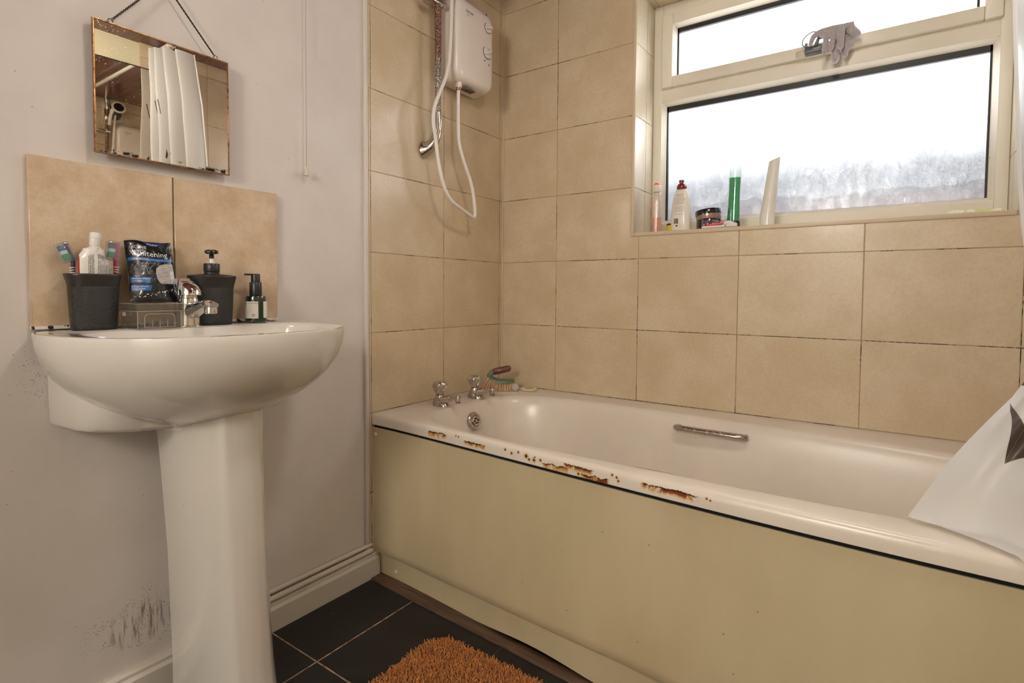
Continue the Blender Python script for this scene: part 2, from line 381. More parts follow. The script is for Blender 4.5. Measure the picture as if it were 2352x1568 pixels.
# recess bead (left, bottom, top, right)
g = G()
for b in ((WX0-.0125, WX0+.001, -.004, .004, WZ0-.0125, WZ1+.0125), (WX1-.001, WX1+.0125, -.004, .004, WZ0-.0125, WZ1+.0125),
          (WX0+.001, WX1-.001, -.004, .004, WZ0-.0125, WZ0+.001), (WX0+.001, WX1-.001, -.004, .004, WZ1-.001, WZ1+.0125)):
    g.rbox(*b, r=.003)
struct(g.build('trim_2', M_bead))
g = G().rbox(-.001, .0045, -.0055, .001, .521, ZC, .002)    # corner bead between the two tiled walls
struct(g.build('trim_3', M_bead))
# right wall: tiled beside the bath, cream plaster beyond
wr = struct(G().box(XR+.012, XR+.15, YF-.1, 0, -.05, ZC+.1).build('wall_right', M_cream, smooth=0))
G().box(XR, XR+.012, -.671, 0, .0, ZC).build('tile_facing', M_tileR, wr, smooth=0)
M_hall = paint2('hall_paint', (.80, .77, .72), .6)
g = G().box(-.15, .48, YF-.12, YF, -.05, ZC+.1).box(1.28, XR+.15, YF-.12, YF, -.05, ZC+.1).box(.48, 1.28, YF-.12, YF, 1.98, ZC+.1)  # unseen wall; doorway opening added to let hall fill light in
struct(g.build('wall_front', M_hall, smooth=0))
# unseen pale hallway, added to bring fill light through the doorway
g = G().box(-.75, 2.5, -3.80, -3.75, -.05, 2.3).box(-.75, -.70, -3.75, YF-.12, -.05, 2.3).box(2.45, 2.5, -3.75, YF-.12, -.05, 2.3)
g.box(-.75, -.15, YF-.12, YF-.07, -.05, 2.3).box(XR+.15, 2.5, YF-.12, YF-.07, -.05, 2.3)
struct(g.build('wall_added_hall', M_hall, smooth=0))
struct(G().box(-.75, 2.5, -3.80, YF-.07, 2.3, 2.34).build('ceiling_added_hall', M_hall, smooth=0))
struct(G().box(-.75, 2.5, -3.80, YF-.1, -.08, -.001).build('floor_added_hall', paint2('hall_carpet', (.45, .40, .33), .9), smooth=0))
struct(G().box(-.15, XR+.15, YF-.1, .28, -.08, 0).build('floor', M_floor, smooth=0))
struct(G().box(-.012, XR+.012, YF, 0, ZC, ZC+.04).build('ceiling', M_ceil, smooth=0))
# unseen open door leaf of the added doorway
Md_ = Matrix.Translation((.49, YF-.125, 0)) @ Matrix.Rotation(math.radians(-100), 4, 'Z')
g = G().rbox(0, .76, 0, .035, .005, 1.96, .003, M=Md_)
d = struct(g.build('door_1', P('door_gloss', (.78, .75, .68), .35)))
G().tube([Md_ @ V(q) for q in ((.70, .035, 1.0), (.70, .085, 1.0), (.60, .09, 1.0))], .009).build('door_handle', M_chrome2, d)
g = G()
for q in ((.455, .482, YF-.125, YF+.012, 0, 2.0), (1.278, 1.305, YF-.125, YF+.012, 0, 2.0), (.455, 1.305, YF-.125, YF+.012, 1.975, 2.01)): g.rbox(*q, r=.003)
struct(g.build('trim_6', P('door_frame_gloss', (.78, .75, .68), .35)))
# skirting along the left wall (profile lofted along y)
prof = [(XP, 0), (.010, 0), (.010, .058), (.004, .065), (.004, .072), (-.002, .0775), (XP, .0775)]
g = G().loft([[(x, y, z) for x, z in prof] for y in (YF, -.666)], True, True, True)
struct(g.build('baseboard_left', M_skirt, smooth=30))
for nm, bx in (('baseboard_front', (0, .45, YF, YF+.018)),  ('baseboard_right', (XR-.006, XR+.012, YF, -.80))):
    struct(G().rbox(*bx, 0, .09, r=.004).build(nm, M_skirt))

# pipe boxed along the top of the skirting, from the pedestal to the bath
t = thing('water_pipe', 'white painted double pipe running along the skirting top between pedestal and bath', 'pipe', (0, -.95, .10))
G().tube([(.001, -1.22, .0862), (.001, -1.0, .0862), (.001, -.692, .0862)], .0078, 14).build('pipe_run', M_skirt, t)
G().tube([(-.003, -1.22, .1040), (-.003, -1.0, .1040), (-.003, -.692, .1040)], .0065, 12).build('pipe_run', M_skirt, t)

# dark wood strip on the floor in front of the plinth
YXS, YYS = [0, .19, .725, 1.1, 1.37, 1.7], [-.690, -.698, -.740, -.765, -.775, -.777]
def YF_(x): return lerp(x, YXS, YYS)
YC = cr([(x, y, 0) for x, y in zip(YXS, YYS)], 10)
def yfront(x):
    for a, b in zip(YC, YC[1:]):
        if a.x <= x <= b.x: return a.y + (b.y-a.y)*(x-a.x)/(b.x-a.x+1e-9)
    return YYS[-1] if x > 1 else YYS[0]
xs = [i*1.68/28 + .005 for i in range(29)]
g = G(); rings = []
for x in xs:
    y1 = yfront(x) + .034; w = y1 - lerp(x, [0, .2, .52, .7, 1.7], [-.702, -.715, -.728, -.739, -.785])
    rings.append([(x, y1-w, .0005), (x, y1, .0005), (x, y1, .005), (x, y1-w+.002, .005)])
g.loft(rings, True, True, True); struct(g.build('trim_4', M_strip))

# ================================================================== WINDOW
YW = .165
w = struct(thing('window_1', 'w', 'w'));
del w['label']; del w['category']
def frame_rect(x0, x1, z0, z1, wL, wR, wB, wT, y0, y1, r=.004):
    g = G()
    g.rbox(x0, x0+wL, y0, y1, z0, z1, r); g.rbox(x1-wR, x1, y0, y1, z0, z1, r)
    g.rbox(x0+wL-.001, x1-wR+.001, y0+.0003, y1, z0, z0+wB, r); g.rbox(x0+wL-.001, x1-wR+.001, y0+.0003, y1, z1-wT, z1, r); return g
g = frame_rect(WX0, WX1, WZ0, WZ1, .034, .030, .048, .042, YW, YW+.07)
g.rbox(WX0+.03, WX1-.028, YW+.0005, YW+.07, 1.604, 1.660, .004)           # transom
g.build('outer_frame', M_pvc, w)
g = G().box(.598, 1.548, YW+.02, YW+.05, 1.657, 1.920)
SX0, SX1, SZ0, SZ1 = .606, 1.5455, 1.650, 1.912
gs = frame_rect(SX0, SX1, SZ0, SZ1, .040, .040, .038, .040, YW-.018, YW+.045, .005).build('opening_sash', M_pvc, w)
def bead(x0, x1, z0, z1, y0, y1, d, nm='glazing_bead', mat=None, par=w):   # sloping bead ring: outer edge at y0, inner edge recessed to y1
    a = [(x0, y0, z0), (x1, y0, z0), (x1, y0, z1), (x0, y0, z1)]
    b = [(x0+d, y1, z0+d), (x1-d, y1, z0+d), (x1-d, y1, z1-d), (x0+d, y1, z1-d)]
    return G().loft([a, b]).build(nm, mat or M_pvc, par, smooth=0)
bead(SX0+.040, SX1-.040, SZ0+.038, SZ1-.040, YW-.013, YW+.008, .009)
bead(WX0+.034, WX1-.030, WZ0+.048, 1.604, YW+.004, YW+.022, .012)
def gasket(x0, x1, z0, z1, y, s, top):
    g = G(); g.box(x0, x0+s, y, y+.012, z0, z1); g.box(x1-s, x1, y, y+.012, z0, z1); g.box(x0, x1, y, y+.012, z0, z0+s*.35); g.box(x0, x1, y, y+.012, z1-top, z1)
    return g
gasket(SX0+.047, SX1-.047, SZ0+.045, SZ1-.047, YW+.009, .007, .017).build('gasket', M_gasket, w, smooth=0)
gasket(WX0+.044, WX1-.040, WZ0+.058, 1.594, YW+.023, .007, .020).build('gasket', M_gasket, w, smooth=0)
G().box(SX0+.045, SX1-.045, YW+.022, YW+.026, SZ0+.043, SZ1-.045).build('pane', glaze('glass_upper', False), w, smooth=0)
G().box(WX0+.042, WX1-.038, YW+.036, YW+.040, WZ0+.056, 1.596).build('pane', glaze('glass_lower', True), w, smooth=0)
# latch
g = G().rbox(1.050, 1.128, YW-.030, YW-.018, 1.652, 1.668, .002)
g.rbox(1.075, 1.125, YW-.046, YW-.029, 1.656, 1.672, .003); g.rbox(1.075, 1.084, YW-.046, YW-.030, 1.670, 1.684, .002)
g.tube([(1.105, YW-.045, 1.668), (1.115, YW-.052, 1.69), (1.20, YW-.054, 1.694)], [.007, .007, .006], 10)
g.build('latch', P('latch_grey', (.10, .10, .10), .35), w)
G().rbox(1.048, 1.076, YW-.0305, YW-.0175, 1.6505, 1.6695, .002).build('keep_plate', P('keep_cream', (.55, .48, .38), .4), w)

# outside, seen hazily through the patterned lower pane
def brick():
    m = Mat('outside_brick'); n = m.noise(m.pos(), 5, 5); m.set(m.mix(m.step(n, .35, .65), (.24, .15, .115), (.36, .25, .20)), .9); return m.m
g = G(); rg = []
for i in range(241):
    x = -2.4 + i*.028; h = 1.70 + .04*MN.noise(V((x*1.7, 0, 0))) + .03*MN.noise(V((x*7, 3, 0))) + .012*MN.noise(V((x*30, 5, 0))); rg.append([(x, 3.2, -.5), (x, 3.2, h), (x, 3.42, h), (x, 3.42, -.5)])
g.loft(rg, True, True, True)
tag(g.build('garden_wall', brick(), smooth=0), 'brownish low wall outside, hazy behind the wet lower window pane', 'wall')
struct(G().box(-8, 10, .3, 14, -.7, -.5).build('trim_5', P('outside_paving', (.38, .37, .36), .9), smooth=0))
#SPLIT1

# ================================================================== BATH
ZR = .521
bath = thing('bathtub', 'long cream enamel bathtub with rusty front lip and yellowed panel, along the tiled wall', 'bathtub', (.85, -.37, 0))
def se(x, y, inset):                                 # point on the inner opening in the direction of (x, y)
    cx, cy, a = .885, -.398, .75 - inset
    yb = .298 - .04*max(0, (x-.3)/1.4); b = (yb if y > cy else .296) - inset*.9
    dx, dy = (x-cx)/.885, (y-cy)/.39
    L = (abs(dx)**4.2 + abs(dy)**4.2) ** (1/4.2)
    return cx + dx/L*a, cy + dy/L*b
XE = 1.695
per = []
N1, N2 = 60, 26
for i in range(N1): per.append((.001 + (XE-.001)*i/N1, 'f'))
for i in range(N2): per.append((i/N2, 'r'))
for i in range(N1): per.append((XE - (XE-.001)*i/N1, 'b'))
for i in range(N2): per.append((i/N2, 'l'))
def outer(ins):
    out = []
    for v, k in per:
        if k == 'f': x, y = v, yfront(v)+ins
        elif k == 'r': x, y = XE, yfront(XE)+ins + v*(-.0015-yfront(XE)-ins)
        elif k == 'b': x, y = v, -.0015
        else: x, y = .001, -.0015 + v*(yfront(0)+ins+.0015)
        out.append((x, y))
    return out
def inner(ins): return [se(x, y, ins) for x, y in outer(0)]
rings = []
for ins, z in ((.004, .486), (0, .488), (0, .506), (.0015, .514), (.006, .5195), (.012, ZR)): rings.append([(x, y, z) for x, y in outer(ins)])
for ins, z in ((-.012, .5212), (-.004, .5200), (.003, .516), (.010, .507), (.017, .490), (.028, .45), (.042, .38), (.058, .30), (.075, .23), (.10, .19), (.14, .172), (.2, .168)):
    rings.append([(x, y, z) for x, y in inner(ins)])
G().loft(rings, True, False, True).build('bath_shell', M_enamel, bath, smooth=60)
# side panel and plinth follow the slightly bowed front
def sheet(rows, th, name, mat, x0=-.004, x1=1.697, n=60):
    g = G(); rr = []
    front = [[(x0+(x1-x0)*i/n, yfront(max(0, x0+(x1-x0)*i/n)) + o, zf(x0+(x1-x0)*i/n)) for i in range(n+1)] for o, zf in rows]
    back = [[(x, y+th, z) for x, y, z in r] for r in front]
    g.loft(front, False); g.loft(back, False)
    for r in (0, -1): g.loft([front[r], back[r]], False)
    for c in (0, -1): g.loft([[r[c] for r in front], [r[c] for r in back]], False)
    return g.build(name, mat, bath, smooth=50)
zb = lambda x: .077 + .015*min(1, max(0, (x-.25)/.6))
pan = sheet([(.016, lambda x: zb(x)), (.008, lambda x: zb(x)+.012), (.006, lambda x: zb(x)+.03), (.006, lambda x: .25), (.006, lambda x: .478)], .004, 'side_panel', M_panel)
plz = lambda x: .002 + .014*math.exp(-((x-.62)/.16)**2)
sheet([(.030, plz), (.030, lambda x: .05), (.030, lambda x: .12)], .004, 'plinth', M_panel, x0=.0005)
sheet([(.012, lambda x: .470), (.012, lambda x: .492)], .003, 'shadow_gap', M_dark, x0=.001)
for q, (x, y, z) in enumerate(((.014, yfront(0)+.0045, .457), (.080, yfront(.08)+.029, .028))):
    G().ball((x, y, z), .0065, sy=.6, n=14).build('screw_cap', M_white, bath)
# overflow on the tap-end slope
xo, yo, zo = .165, -.385, .462
Mo = frame((xo, yo, zo), (0, 1, 0), (-.30, 0, .95))
g = G().lathe([(.031, -.004), (.031, .003), (.028, .006), (.021, .006), (.019, .003), (.016, .003)], 36, M=Mo)
ov = g.build('overflow_cover', M_grab, bath)
g = G().lathe([(.0165, .003), (.0165, .0085), (.014, .0105)], 30, M=Mo); g.build('overflow_rose', M_chrome, ov)
g = G()
for k in range(6): g.lathe([(.0032, .0106), (.0032, .0112)], 10, c=(.0088*math.cos(k*PI/3), .0088*math.sin(k*PI/3), 0), M=Mo)
g.build('drain_hole', M_dark, ov)
# pillar taps
def pillar(x, y):
    g = G()
    def er(cx, a, b, z, zt=0, n=24): return [(cx + a*math.cos(q), y + b*math.sin(q), z + zt*math.cos(q)) for q in [2*PI*i/n for i in range(n)]]
    g.loft([er(x+.004, .034, .021, ZR+.0005), er(x+.004, .034, .021, ZR+.006), er(x+.001, .028, .0185, ZR+.014, -.002), er(x-.002, .020, .0155, ZR+.024, -.002), er(x-.003, .0155, .0135, ZR+.033, 0), er(x-.003, .0135, .0125, ZR+.037, 0)], True, True, True)
    def sec(px, w, h, z): return [(px, y + w*math.cos(q)*(1-.15*math.sin(q)), z + h*math.sin(q)) for q in [2*PI*i/20 for i in range(20)]]
    g.loft([sec(x+.000, .018, .016, ZR+.018), sec(x+.022, .0150, .0130, ZR+.022), sec(x+.045, .0115, .0095, ZR+.0275), sec(x+.066, .0088, .0068, ZR+.0335), sec(x+.080, .0088, .0060, ZR+.036), sec(x+.087, .006, .004, ZR+.036)], True, True, True)
    g.lathe([(.0095, 0), (.0100, .004), (.0098, .017), (.0088, .020), (.002, .021)], 20, c=(x+.079, y, ZR+.022))
    tp = g.build('pillar_tap', M_chrome, bath, smooth=50)
    G().lathe([(.0085, 0), (.0085, .002), (.007, .0025)], 16, c=(x+.079, y, ZR+.0195)).build('outlet', M_dark, tp)
    G().lathe([(.011, .034), (.0125, .038), (.0125, .041), (.011, .042)], 24, c=(x-.002, y, ZR)).build('collar', M_dark, tp)
    g = G(); n = 16; rs = []
    for r, z, am in ((.013, .040, 0), (.0155, .044, .04), (.0215, .058, .10), (.0235, .069, .12), (.0215, .077, .08), (.017, .081, .02), (.0155, .0805, 0), (.001, .082, 0)):
        rs.append([(x-.002+r*(1+am*math.cos(6*a))*math.cos(a), y+r*(1+am*math.cos(6*a))*math.sin(a), ZR+z) for a in [2*PI*i/48 for i in range(48)]])
    g.loft(rs, True, True, True); g.build('tap_head', M_chrome, tp, smooth=50)
pillar(.092, -.475); pillar(.100, -.300)
# grab handles
g = G().tube(cr([(.790, -.125, .480), (.784, -.105, .483), (.782, -.150, .486), (.80, -.160, .4875), (.88, -.161, .487), (.965, -.160, .4865), (.985, -.150, .485), (.985, -.115, .481)][2:7], 6), .0115, 14, flat=.8)
g.tube([(.786, -.152, .486), (.786, -.12, .482)], .010, 12); g.tube([(.983, -.152, .485), (.983, -.12, .481)], .010, 12)
g.build('grab_handle', M_grab, bath)
g = G().tube(cr([(.775, -.678, .455), (.785, -.655, .477), (.812, -.640, .488), (.87, -.636, .4905), (.93, -.636, .4905), (.955, -.642, .488), (.978, -.657, .477), (.990, -.678, .455)], 6), .010, 14)
g.build('grab_handle', M_chrome2, bath)
G().rbox(.80, .965, -.668, -.660, .440, .481, .002).build('grip_recess', M_dark, bath)

# things on the corner of the bath ------------------------------------------------
t = thing('scrubbing_brush', 'green scrubbing brush with wooden grip and pale bristles in the bath corner', 'brush', (.086, -.122, ZR+.0015), math.radians(33))
MB = WM[t.name]; M_green = P('sage_plastic', (.115, .17, .095), .4)
g = G()
rs = []
for i in range(17):
    u = -1 + i/8; x = u*.051; w = .024*math.sqrt(max(0.02, 1-abs(u)**3)); zc = .030 + .022*max(0, -u)**2.0 * 1.0
    rs.append([(x, -w, zc), (x, -w*.94, zc+.009), (x, -w*.5, zc+.013), (x, w*.5, zc+.013), (x, w*.94, zc+.009), (x, w, zc), (x, 0, zc-.002)])
g.loft(rs, True, True, True)
g.tube(cr([(-.044, 0, .050), (-.042, 0, .060), (-.036, 0, .068), (-.026, 0, .0725)], 5), [.0125]*6+[.0110]*10, 14)
g.build('brush_body', M_green, t, local=True, smooth=50)
g = G().tube([(-.031, 0, .0705), (-.028, 0, .0715), (.0, 0, .078), (.026, 0, .084), (.034, 0, .0858), (.0375, 0, .0865)], [.0115, .0130, .0132, .0125, .0100, .004], 18)
g.build('grip', wood('grip_wood', (.11, .03, .02), (.20, .065, .035), .4, (20, 20, 20)), t, local=True)
g = G(); random.seed(3)
for i in range(17):
    for j in range(4):
        u = -1 + 2*i/16; x = u*.047; y = (-1.5+j)*.0105*math.sqrt(max(.15, 1-u*u*.8)); z0 = .030 + .022*max(0, -u)**2
        fx = x - .022*max(0, -u)**1.3 + .004*max(0, u) + random.uniform(-.001, .001); fy = y*1.35
        g.tube([(x, y, z0), (fx, fy, max(.0, .0005 + .006*max(0, -u)**2))], [.0024, .0028], 6)
g.build('bristles', P('bristle_cream', (.66, .42, .24), .6), t, local=True)['kind'] = 'stuff'
Mc = frame((.136, -.098, ZR+.0135), (.82, .57, 0), (-.2, .30, .93))
t = thing('round_pumice_pad', 'small round pinkish grey pad leaning against the scrubbing brush', 'pad', (.136, -.098, ZR))
G().lathe([(.0145, -.006), (.0160, -.004), (.0160, .004), (.0145, .006), (.012, .0063)], 28, M=Mc).build('pad', P('pad_grey', (.40, .30, .26), .8), t)
g = G().lathe([(.0125, .0062), (.0125, .0075), (.0110, .0080)], 28, M=Mc); g.build('face', P('pad_face', (.50, .42, .38), .9), t)
t = thing('drain_strainer', 'flat oval cream plastic strainer with slots lying at the bath corner', 'strainer', (.192, -.062, ZR))
Ms = frame((.176, -.062, ZR+.0095), (.80, .55, .01), (-.45, .80, .30))
g = G().lathe([(.001, .002), (.026, .0022), (.030, .0008), (.0315, -.001), (.030, -.003), (.001, -.0028)], 36, sy=.62, M=Ms, cap0=False, cap1=False)
pl = g.build('plate', P('strainer_cream', (.66, .52, .33), .45), t)
g = G()
for k in range(-4, 5): g.rbox(k*.0042-.0007, k*.0042+.0007, -.0075+abs(k)*.0006, .0075-abs(k)*.0006, .0018, .0028, .0003, M=Ms)
g.build('slots', P('slot_brown', (.18, .10, .05), .8), t)

# ================================================================== SHOWER
t = thing('electric_shower', 'white electric shower heater box with two dials on the tiled wall', 'shower', (0, -.29, 1.62))
def rrect(y0, y1, z0, z1, r, n=8, bow=0):
    out = []
    for cy, cz, a0 in ((y1-r, z1-r, 0), (y0+r, z1-r, PI/2), (y0+r, z0+r, PI), (y1-r, z0+r, 1.5*PI)):
        for k in range(n+1):
            a = a0 + k*PI/2/n; yy = cy+r*math.cos(a); zz = cz+r*math.sin(a)
            zz += bow * (1-((yy-(y0+y1)/2)/((y1-y0)/2))**2) * (1 if zz > (z0+z1)/2 else -.35)
            out.append((yy, zz))
    return out
rings = []
for x, ins, r in ((.001, .006, .03), (.012, .0, .035), (.012, -.002, .035), (.045, -.001, .036), (.068, .0015, .036), (.080, .006, .035), (.0875, .013, .030), (.0915, .021, .026), (.0930, .030, .020)):
    rings.append([(x, y, z) for y, z in rrect(-.402+ins, -.180-ins, 1.632+ins, 1.908-ins, max(.004, r-ins*.3), bow=.022*(1-ins*5))])
body = G().loft(rings, True, True, True).build('housing', M_white, t, smooth=70)
g = G()
g.tube([(.040, -.4005, 1.66), (.040, -.4005, 1.90)], .0006, 6)
def vup(x, y, z, s=1): return frame((x, y, z), (0, 1, 0), (0, 0, 1))
for nm, (y, z, rr, ang) in (('temperature_dial', (-.226, 1.857, .017, 15)), ('power_dial', (-.230, 1.768, .020, 32))):
    Mk = frame((.0915, y, z), (0, 1, 0), (0, 0, 1)) @ Matrix.Rotation(math.radians(-5), 4, 'Y') 
    kb = G().lathe([(rr, 0), (rr, .0035), (rr*.93, .006), (rr*.9, .0065)], 30, M=Mk).build(nm, M_white, t)
    g = G().tube([V((-rr*.95, 0, .009)), V((-rr*.4, 0, .013)), V((rr*.4, 0, .013)), V((rr*.95, 0, .009))], [.003, .005, .005, .003], 10, M=Mk @ Matrix.Rotation(math.radians(ang), 4, 'Z'))
    g.build('thumb_grip', M_white, kb)
    arc = [Mk @ V((rr*1.14*math.cos(a), rr*1.14*math.sin(a), .0045)) for a in [math.radians(140 + i*14) for i in range(13)]]
    G().tube(arc, .0007, 5).build('dial_outline', M_dark, kb)
for y, z, x in ((-.220, 1.728, .0928), (-.244, 1.736, .0930), (-.234, 1.902, .0915), (-.385, 1.649, .060)): G().ball((x, y, z), .0028, sx=.5, n=10).build('indicator_dot', M_dark, body)
text([('TRITON', 0, 0, .0115)], M_black, t, lambda u, v: V((.0936, -.352+u, 1.866+v)))
text([('T80si', 0, 0, .0085)], P('badge_grey', (.35, .32, .30), .5), t, lambda u, v: V((.0936, -.348+u, 1.855+v)))
for k in range(3):
    a = [(.0932, -.318+.012*k-.010*math.sin(PI*j/14), 1.690+.125*j/14) for j in range(15)]
    G().tube(a, .0004, 4).build('swirl_line', P('swirl', (.60, .53, .47), .5), body)
g = G().lathe([(.0105, 0), (.0115, -.002), (.0115, -.019), (.0100, -.021)], 24, c=(.062, -.352, 1.634)); nut = g.build('outlet_nut', M_white, t)
G().lathe([(.0085, -.021), (.0085, -.029), (.0078, -.030)], 20, c=(.062, -.352, 1.634)).build('hose_ferrule', chrome('ferrule', (.30, .20, .16), .2, .3), t)
G().rbox(.050, .075, -.325, -.275, 1.6155, 1.622, .002).build('rating_plate', P('vent_brown', (.12, .09, .06), .7), body)
hp = cr([(.062, -.352, 1.607), (.062, -.353, 1.56), (.062, -.352, 1.47), (.063, -.348, 1.42), (.066, -.325, 1.36), (.068, -.292, 1.30), (.070, -.275, 1.24), (.070, -.268, 1.185), (.071, -.279, 1.172), (.074, -.305, 1.178), (.080, -.350, 1.190), (.085, -.405, 1.207), (.086, -.440, 1.235), (.084, -.462, 1.28), (.082, -.475, 1.33), (.080, -.486, 1.40), (.080, -.498, 1.46), (.080, -.490, 1.51), (.082, -.465, 1.565), (.084, -.440, 1.62), (.084, -.424, 1.68), (.082, -.414, 1.78), (.082, -.410, 1.88), (.088, -.408, 1.95), (.10, -.405, 1.975)], 7)
G().tube(hp, .0062, 12).build('shower_hose', M_hose, t, smooth=80); T_SH = t
# riser rail
t = thing('shower_riser_rail', 'corroded chrome riser rail with curved foot fixed to the tiles', 'rail', (0, -.45, 1.36))
G().tube([(.050, -.443, 1.495), (.050, -.443, 2.02)], .0108, 18).build('rail_tube', M_rail, t)
for s, z0 in ((1, 1.50), (-1, 2.015)):
    pts = cr([(.050, -.443, z0+.004*s), (.050, -.443, z0-.035*s), (.046, -.446, z0-.07*s), (.034, -.452, z0-.098*s), (.014, -.458, z0-.112*s), (.002, -.460, z0-.115*s)], 5)
    rr = [.0125, .0128, .0130, .0132, .0134, .0136, .0138, .0140, .0142, .0146, .0150, .0155, .0160, .0165, .0170, .0178, .0185, .019, .0195, .020, .021, .0225, .024, .025, .026, .0265]
    if s == 1 or z0 < 1.9 or True:
        if s == -1: pts = pts[:12]
        G().tube(pts, rr[:len(pts)], 20, flat=1.15).build('end_bracket', M_chrome, t, smooth=60)
g = G().rbox(.030, .072, -.505, -.425, 1.852, 1.868, .004)
g.lathe([(.016, -.014), (.018, -.010), (.018, .014), (.015, .018)], 20, c=(.050, -.443, 1.865)); g.build('soap_tray', M_grab, t)
g = G().lathe([(.017, -.018), (.019, -.012), (.019, .012), (.017, .018)], 20, c=(.050, -.443, 1.955)).tube([(.055, -.44, 1.955), (.085, -.42, 1.955)], [.011, .012], 14)
g.build('handset_holder', M_chrome, t)
g = G().tube(cr([(.092, -.440, 1.90), (.100, -.436, 1.96), (.110, -.425, 2.005), (.12, -.410, 2.02)], 5), [.010]*8+[.012]*8, 14)
hs = g.build('handset', M_hose, T_SH)
Mh = frame((.135, -.398, 2.022), (0, 1, 0), (-.35, -.1, .9))
g = G().lathe([(.004, -.024), (.026, -.016), (.040, -.004), (.042, .004), (.034, .006)], 32, M=Mh); g.build('handset_head', M_hose, hs)
G().lathe([(.030, .0055), (.030, .008), (.026, .009)], 30, M=Mh).build('spray_face', M_black, hs)
# extractor fan high on the tiled wall
t = thing('extractor_fan', 'round slotted extractor fan grille high on tiles, seen only in the mirror', 'fan', (0, -.29, 1.99))
Mf = frame((.0, -.400, 2.000), (0, 1, 0), (0, 0, 1))
G().rbox(-.062, .062, -.062, .062, .0005, .012, .004, M=Mf).build('back_plate', P('fan_beige', (.6, .5, .38), .4), t)
g = G()
for k in range(-6, 7):
    h = math.sqrt(max(0, .052**2 - (k*.008)**2)); g.rbox(k*.008-.0022, k*.008+.0022, -h, h, .012, .0145, .0006, M=Mf)
g.build('slots', M_dark, t)

# ================================================================== WALL MIRROR
M_mir = Mat('old_mirror'); p = M_mir.pos(); x, y, z = M_mir.sep(p)[:3]
v = M_mir.voro(p, 260); near = M_mir.step(M_mir.M('ADD', y, M_mir.M('MULTIPLY', z, .5)), -.51, -.70)
sp = M_mir.M('MULTIPLY', M_mir.step(M_mir.M('ADD', v, M_mir.M('MULTIPLY', M_mir.noise(p, 500, 2), .25)), .30, .20), M_mir.step(M_mir.noise(p, 30, 2), .50, .58)); sp = M_mir.M('MULTIPLY', sp, near)
edge = M_mir.M('MULTIPLY', M_mir.step(M_mir.M('ADD', z, M_mir.M('MULTIPLY', M_mir.noise(p, 80, 4), -.016)), 1.1825, 1.1775), M_mir.step(M_mir.noise(p, 35, 3), .5, .56))
c = M_mir.mix(sp, (.90, .86, .78), (.75, .70, .6)); c = M_mir.mix(edge, c, (.01, .008, .006))
M_mir.set(c, M_mir.M('ADD', .004, M_mir.M('MULTIPLY', sp, .5)), M_mir.M('SUBTRACT', 1, M_mir.M('MAXIMUM', edge, M_mir.M('MULTIPLY', sp, .6)))); M_mir = M_mir.m
M_copper = chrome('mirror_edge_copper', (.45, .23, .10), .3, 1.0, (.03, .015, .01))
M_iron = P('black_chain', (.02, .015, .012), .45, .6)
t = thing('wall_mirror', 'frameless square mirror with copper edge hung by a black chain above the basin', 'mirror', (XP, -1.267, 1.18))
y0, y1, z0, z1 = -1.4005, -1.1340, 1.179, 1.442
G().box(.008, .0125, y0, y1, z0, z1).build('mirror_glass', M_mir, t, smooth=0)
G().box(.004, .0079, y0+.004, y1-.004, z0+.004, z1-.004).build('backing', M_black, t, smooth=0)
g = G()
for a in ((y0-.0015, y0+.0012, z0-.0015, z1+.0015), (y1-.0012, y1+.0015, z0-.0015, z1+.0015), (y0, y1, z0-.0015, z0+.0012), (y0, y1, z1-.0012, z1+.0015)): g.rbox(.006, .0145, *a, r=.0006, seg=1)
g.build('copper_edge', M_copper, t)
ap = V((.004, -1.266, 1.575))
for yy, s in ((-1.370, 1), (-1.160, -1)):
    ring = [(.0095, yy+.0042*math.cos(a), 1.4475+.0042*math.sin(a)) for a in [2*PI*i/20 for i in range(21)]]
    G().tube(ring, .0008, 6).build('hanging_ring', M_iron, t)
    a0 = V((.009, yy+.003*s, 1.4515)); n = 46; g = G()
    for i in range(n):
        c = a0.lerp(ap, (i+.5)/n); d = (ap-a0).normalized(); side = V((1, 0, 0)) if i % 2 else d.cross(V((1, 0, 0))).normalized()
        lk = [c + d*math.cos(q)*.0030 + side*math.sin(q)*.0017 for q in [2*PI*j/10 for j in range(11)]]
        g.tube(lk, .00065, 5)
    g.build('chain', M_iron, t)
G().tube([(XP, -1.266, 1.576), (.008, -1.266, 1.577)], .0015, 8).build('nail', M_iron, t)
# mirror on the opposite wall, seen as a reflection of a reflection
t = thing('opposite_mirror', 'dark edged mirror on the opposite cream wall, visible as reflection within reflection', 'mirror', (XR+.012, -.85, 1.5))
Mt = Matrix.Translation((XR-.006-.010, -.86, 1.50)) @ Matrix.Rotation(math.radians(YAW2), 4, 'Z') @ Matrix.Rotation(math.radians(-2.6), 4, 'Y')
M_mir2 = P('second_mirror', (.80, .76, .68), .006, 1)
G().box(-.0025, .001, -.24, .2450, 0, .455, M=Mt).build('mirror_glass', M_mir2, t, smooth=0)
g = G()
for a in ((-.243, -.239, -.002, .457), (.244, .248, -.002, .457), (-.243, .248, -.004, 0), (-.243, .248, .454, .458)): g.box(-.004, .004, *a, M=Mt)
g.build('edge', M_black, t)

# pull cord
t = thing('light_pull_cord', 'thin white pull cord with small bell knob hanging beside the mirror', 'pull cord', (.004, -.918, 1.215))
G().tube([(.006, -.914, ZC-.002), (.006, -.916, 1.8), (.006, -.918, 1.238)], .0010, 8).build('cord', P('cord_white', (.46, .37, .31), .8), t)
G().lathe([(.0015, .024), (.0034, .022), (.0040, .018), (.0060, .012), (.0074, .004), (.0072, .0005), (.003, 0)], 20, c=(.006, -.918, 1.2155)).build('bell_knob', P('knob_ivory', (.62, .52, .44), .4), t)

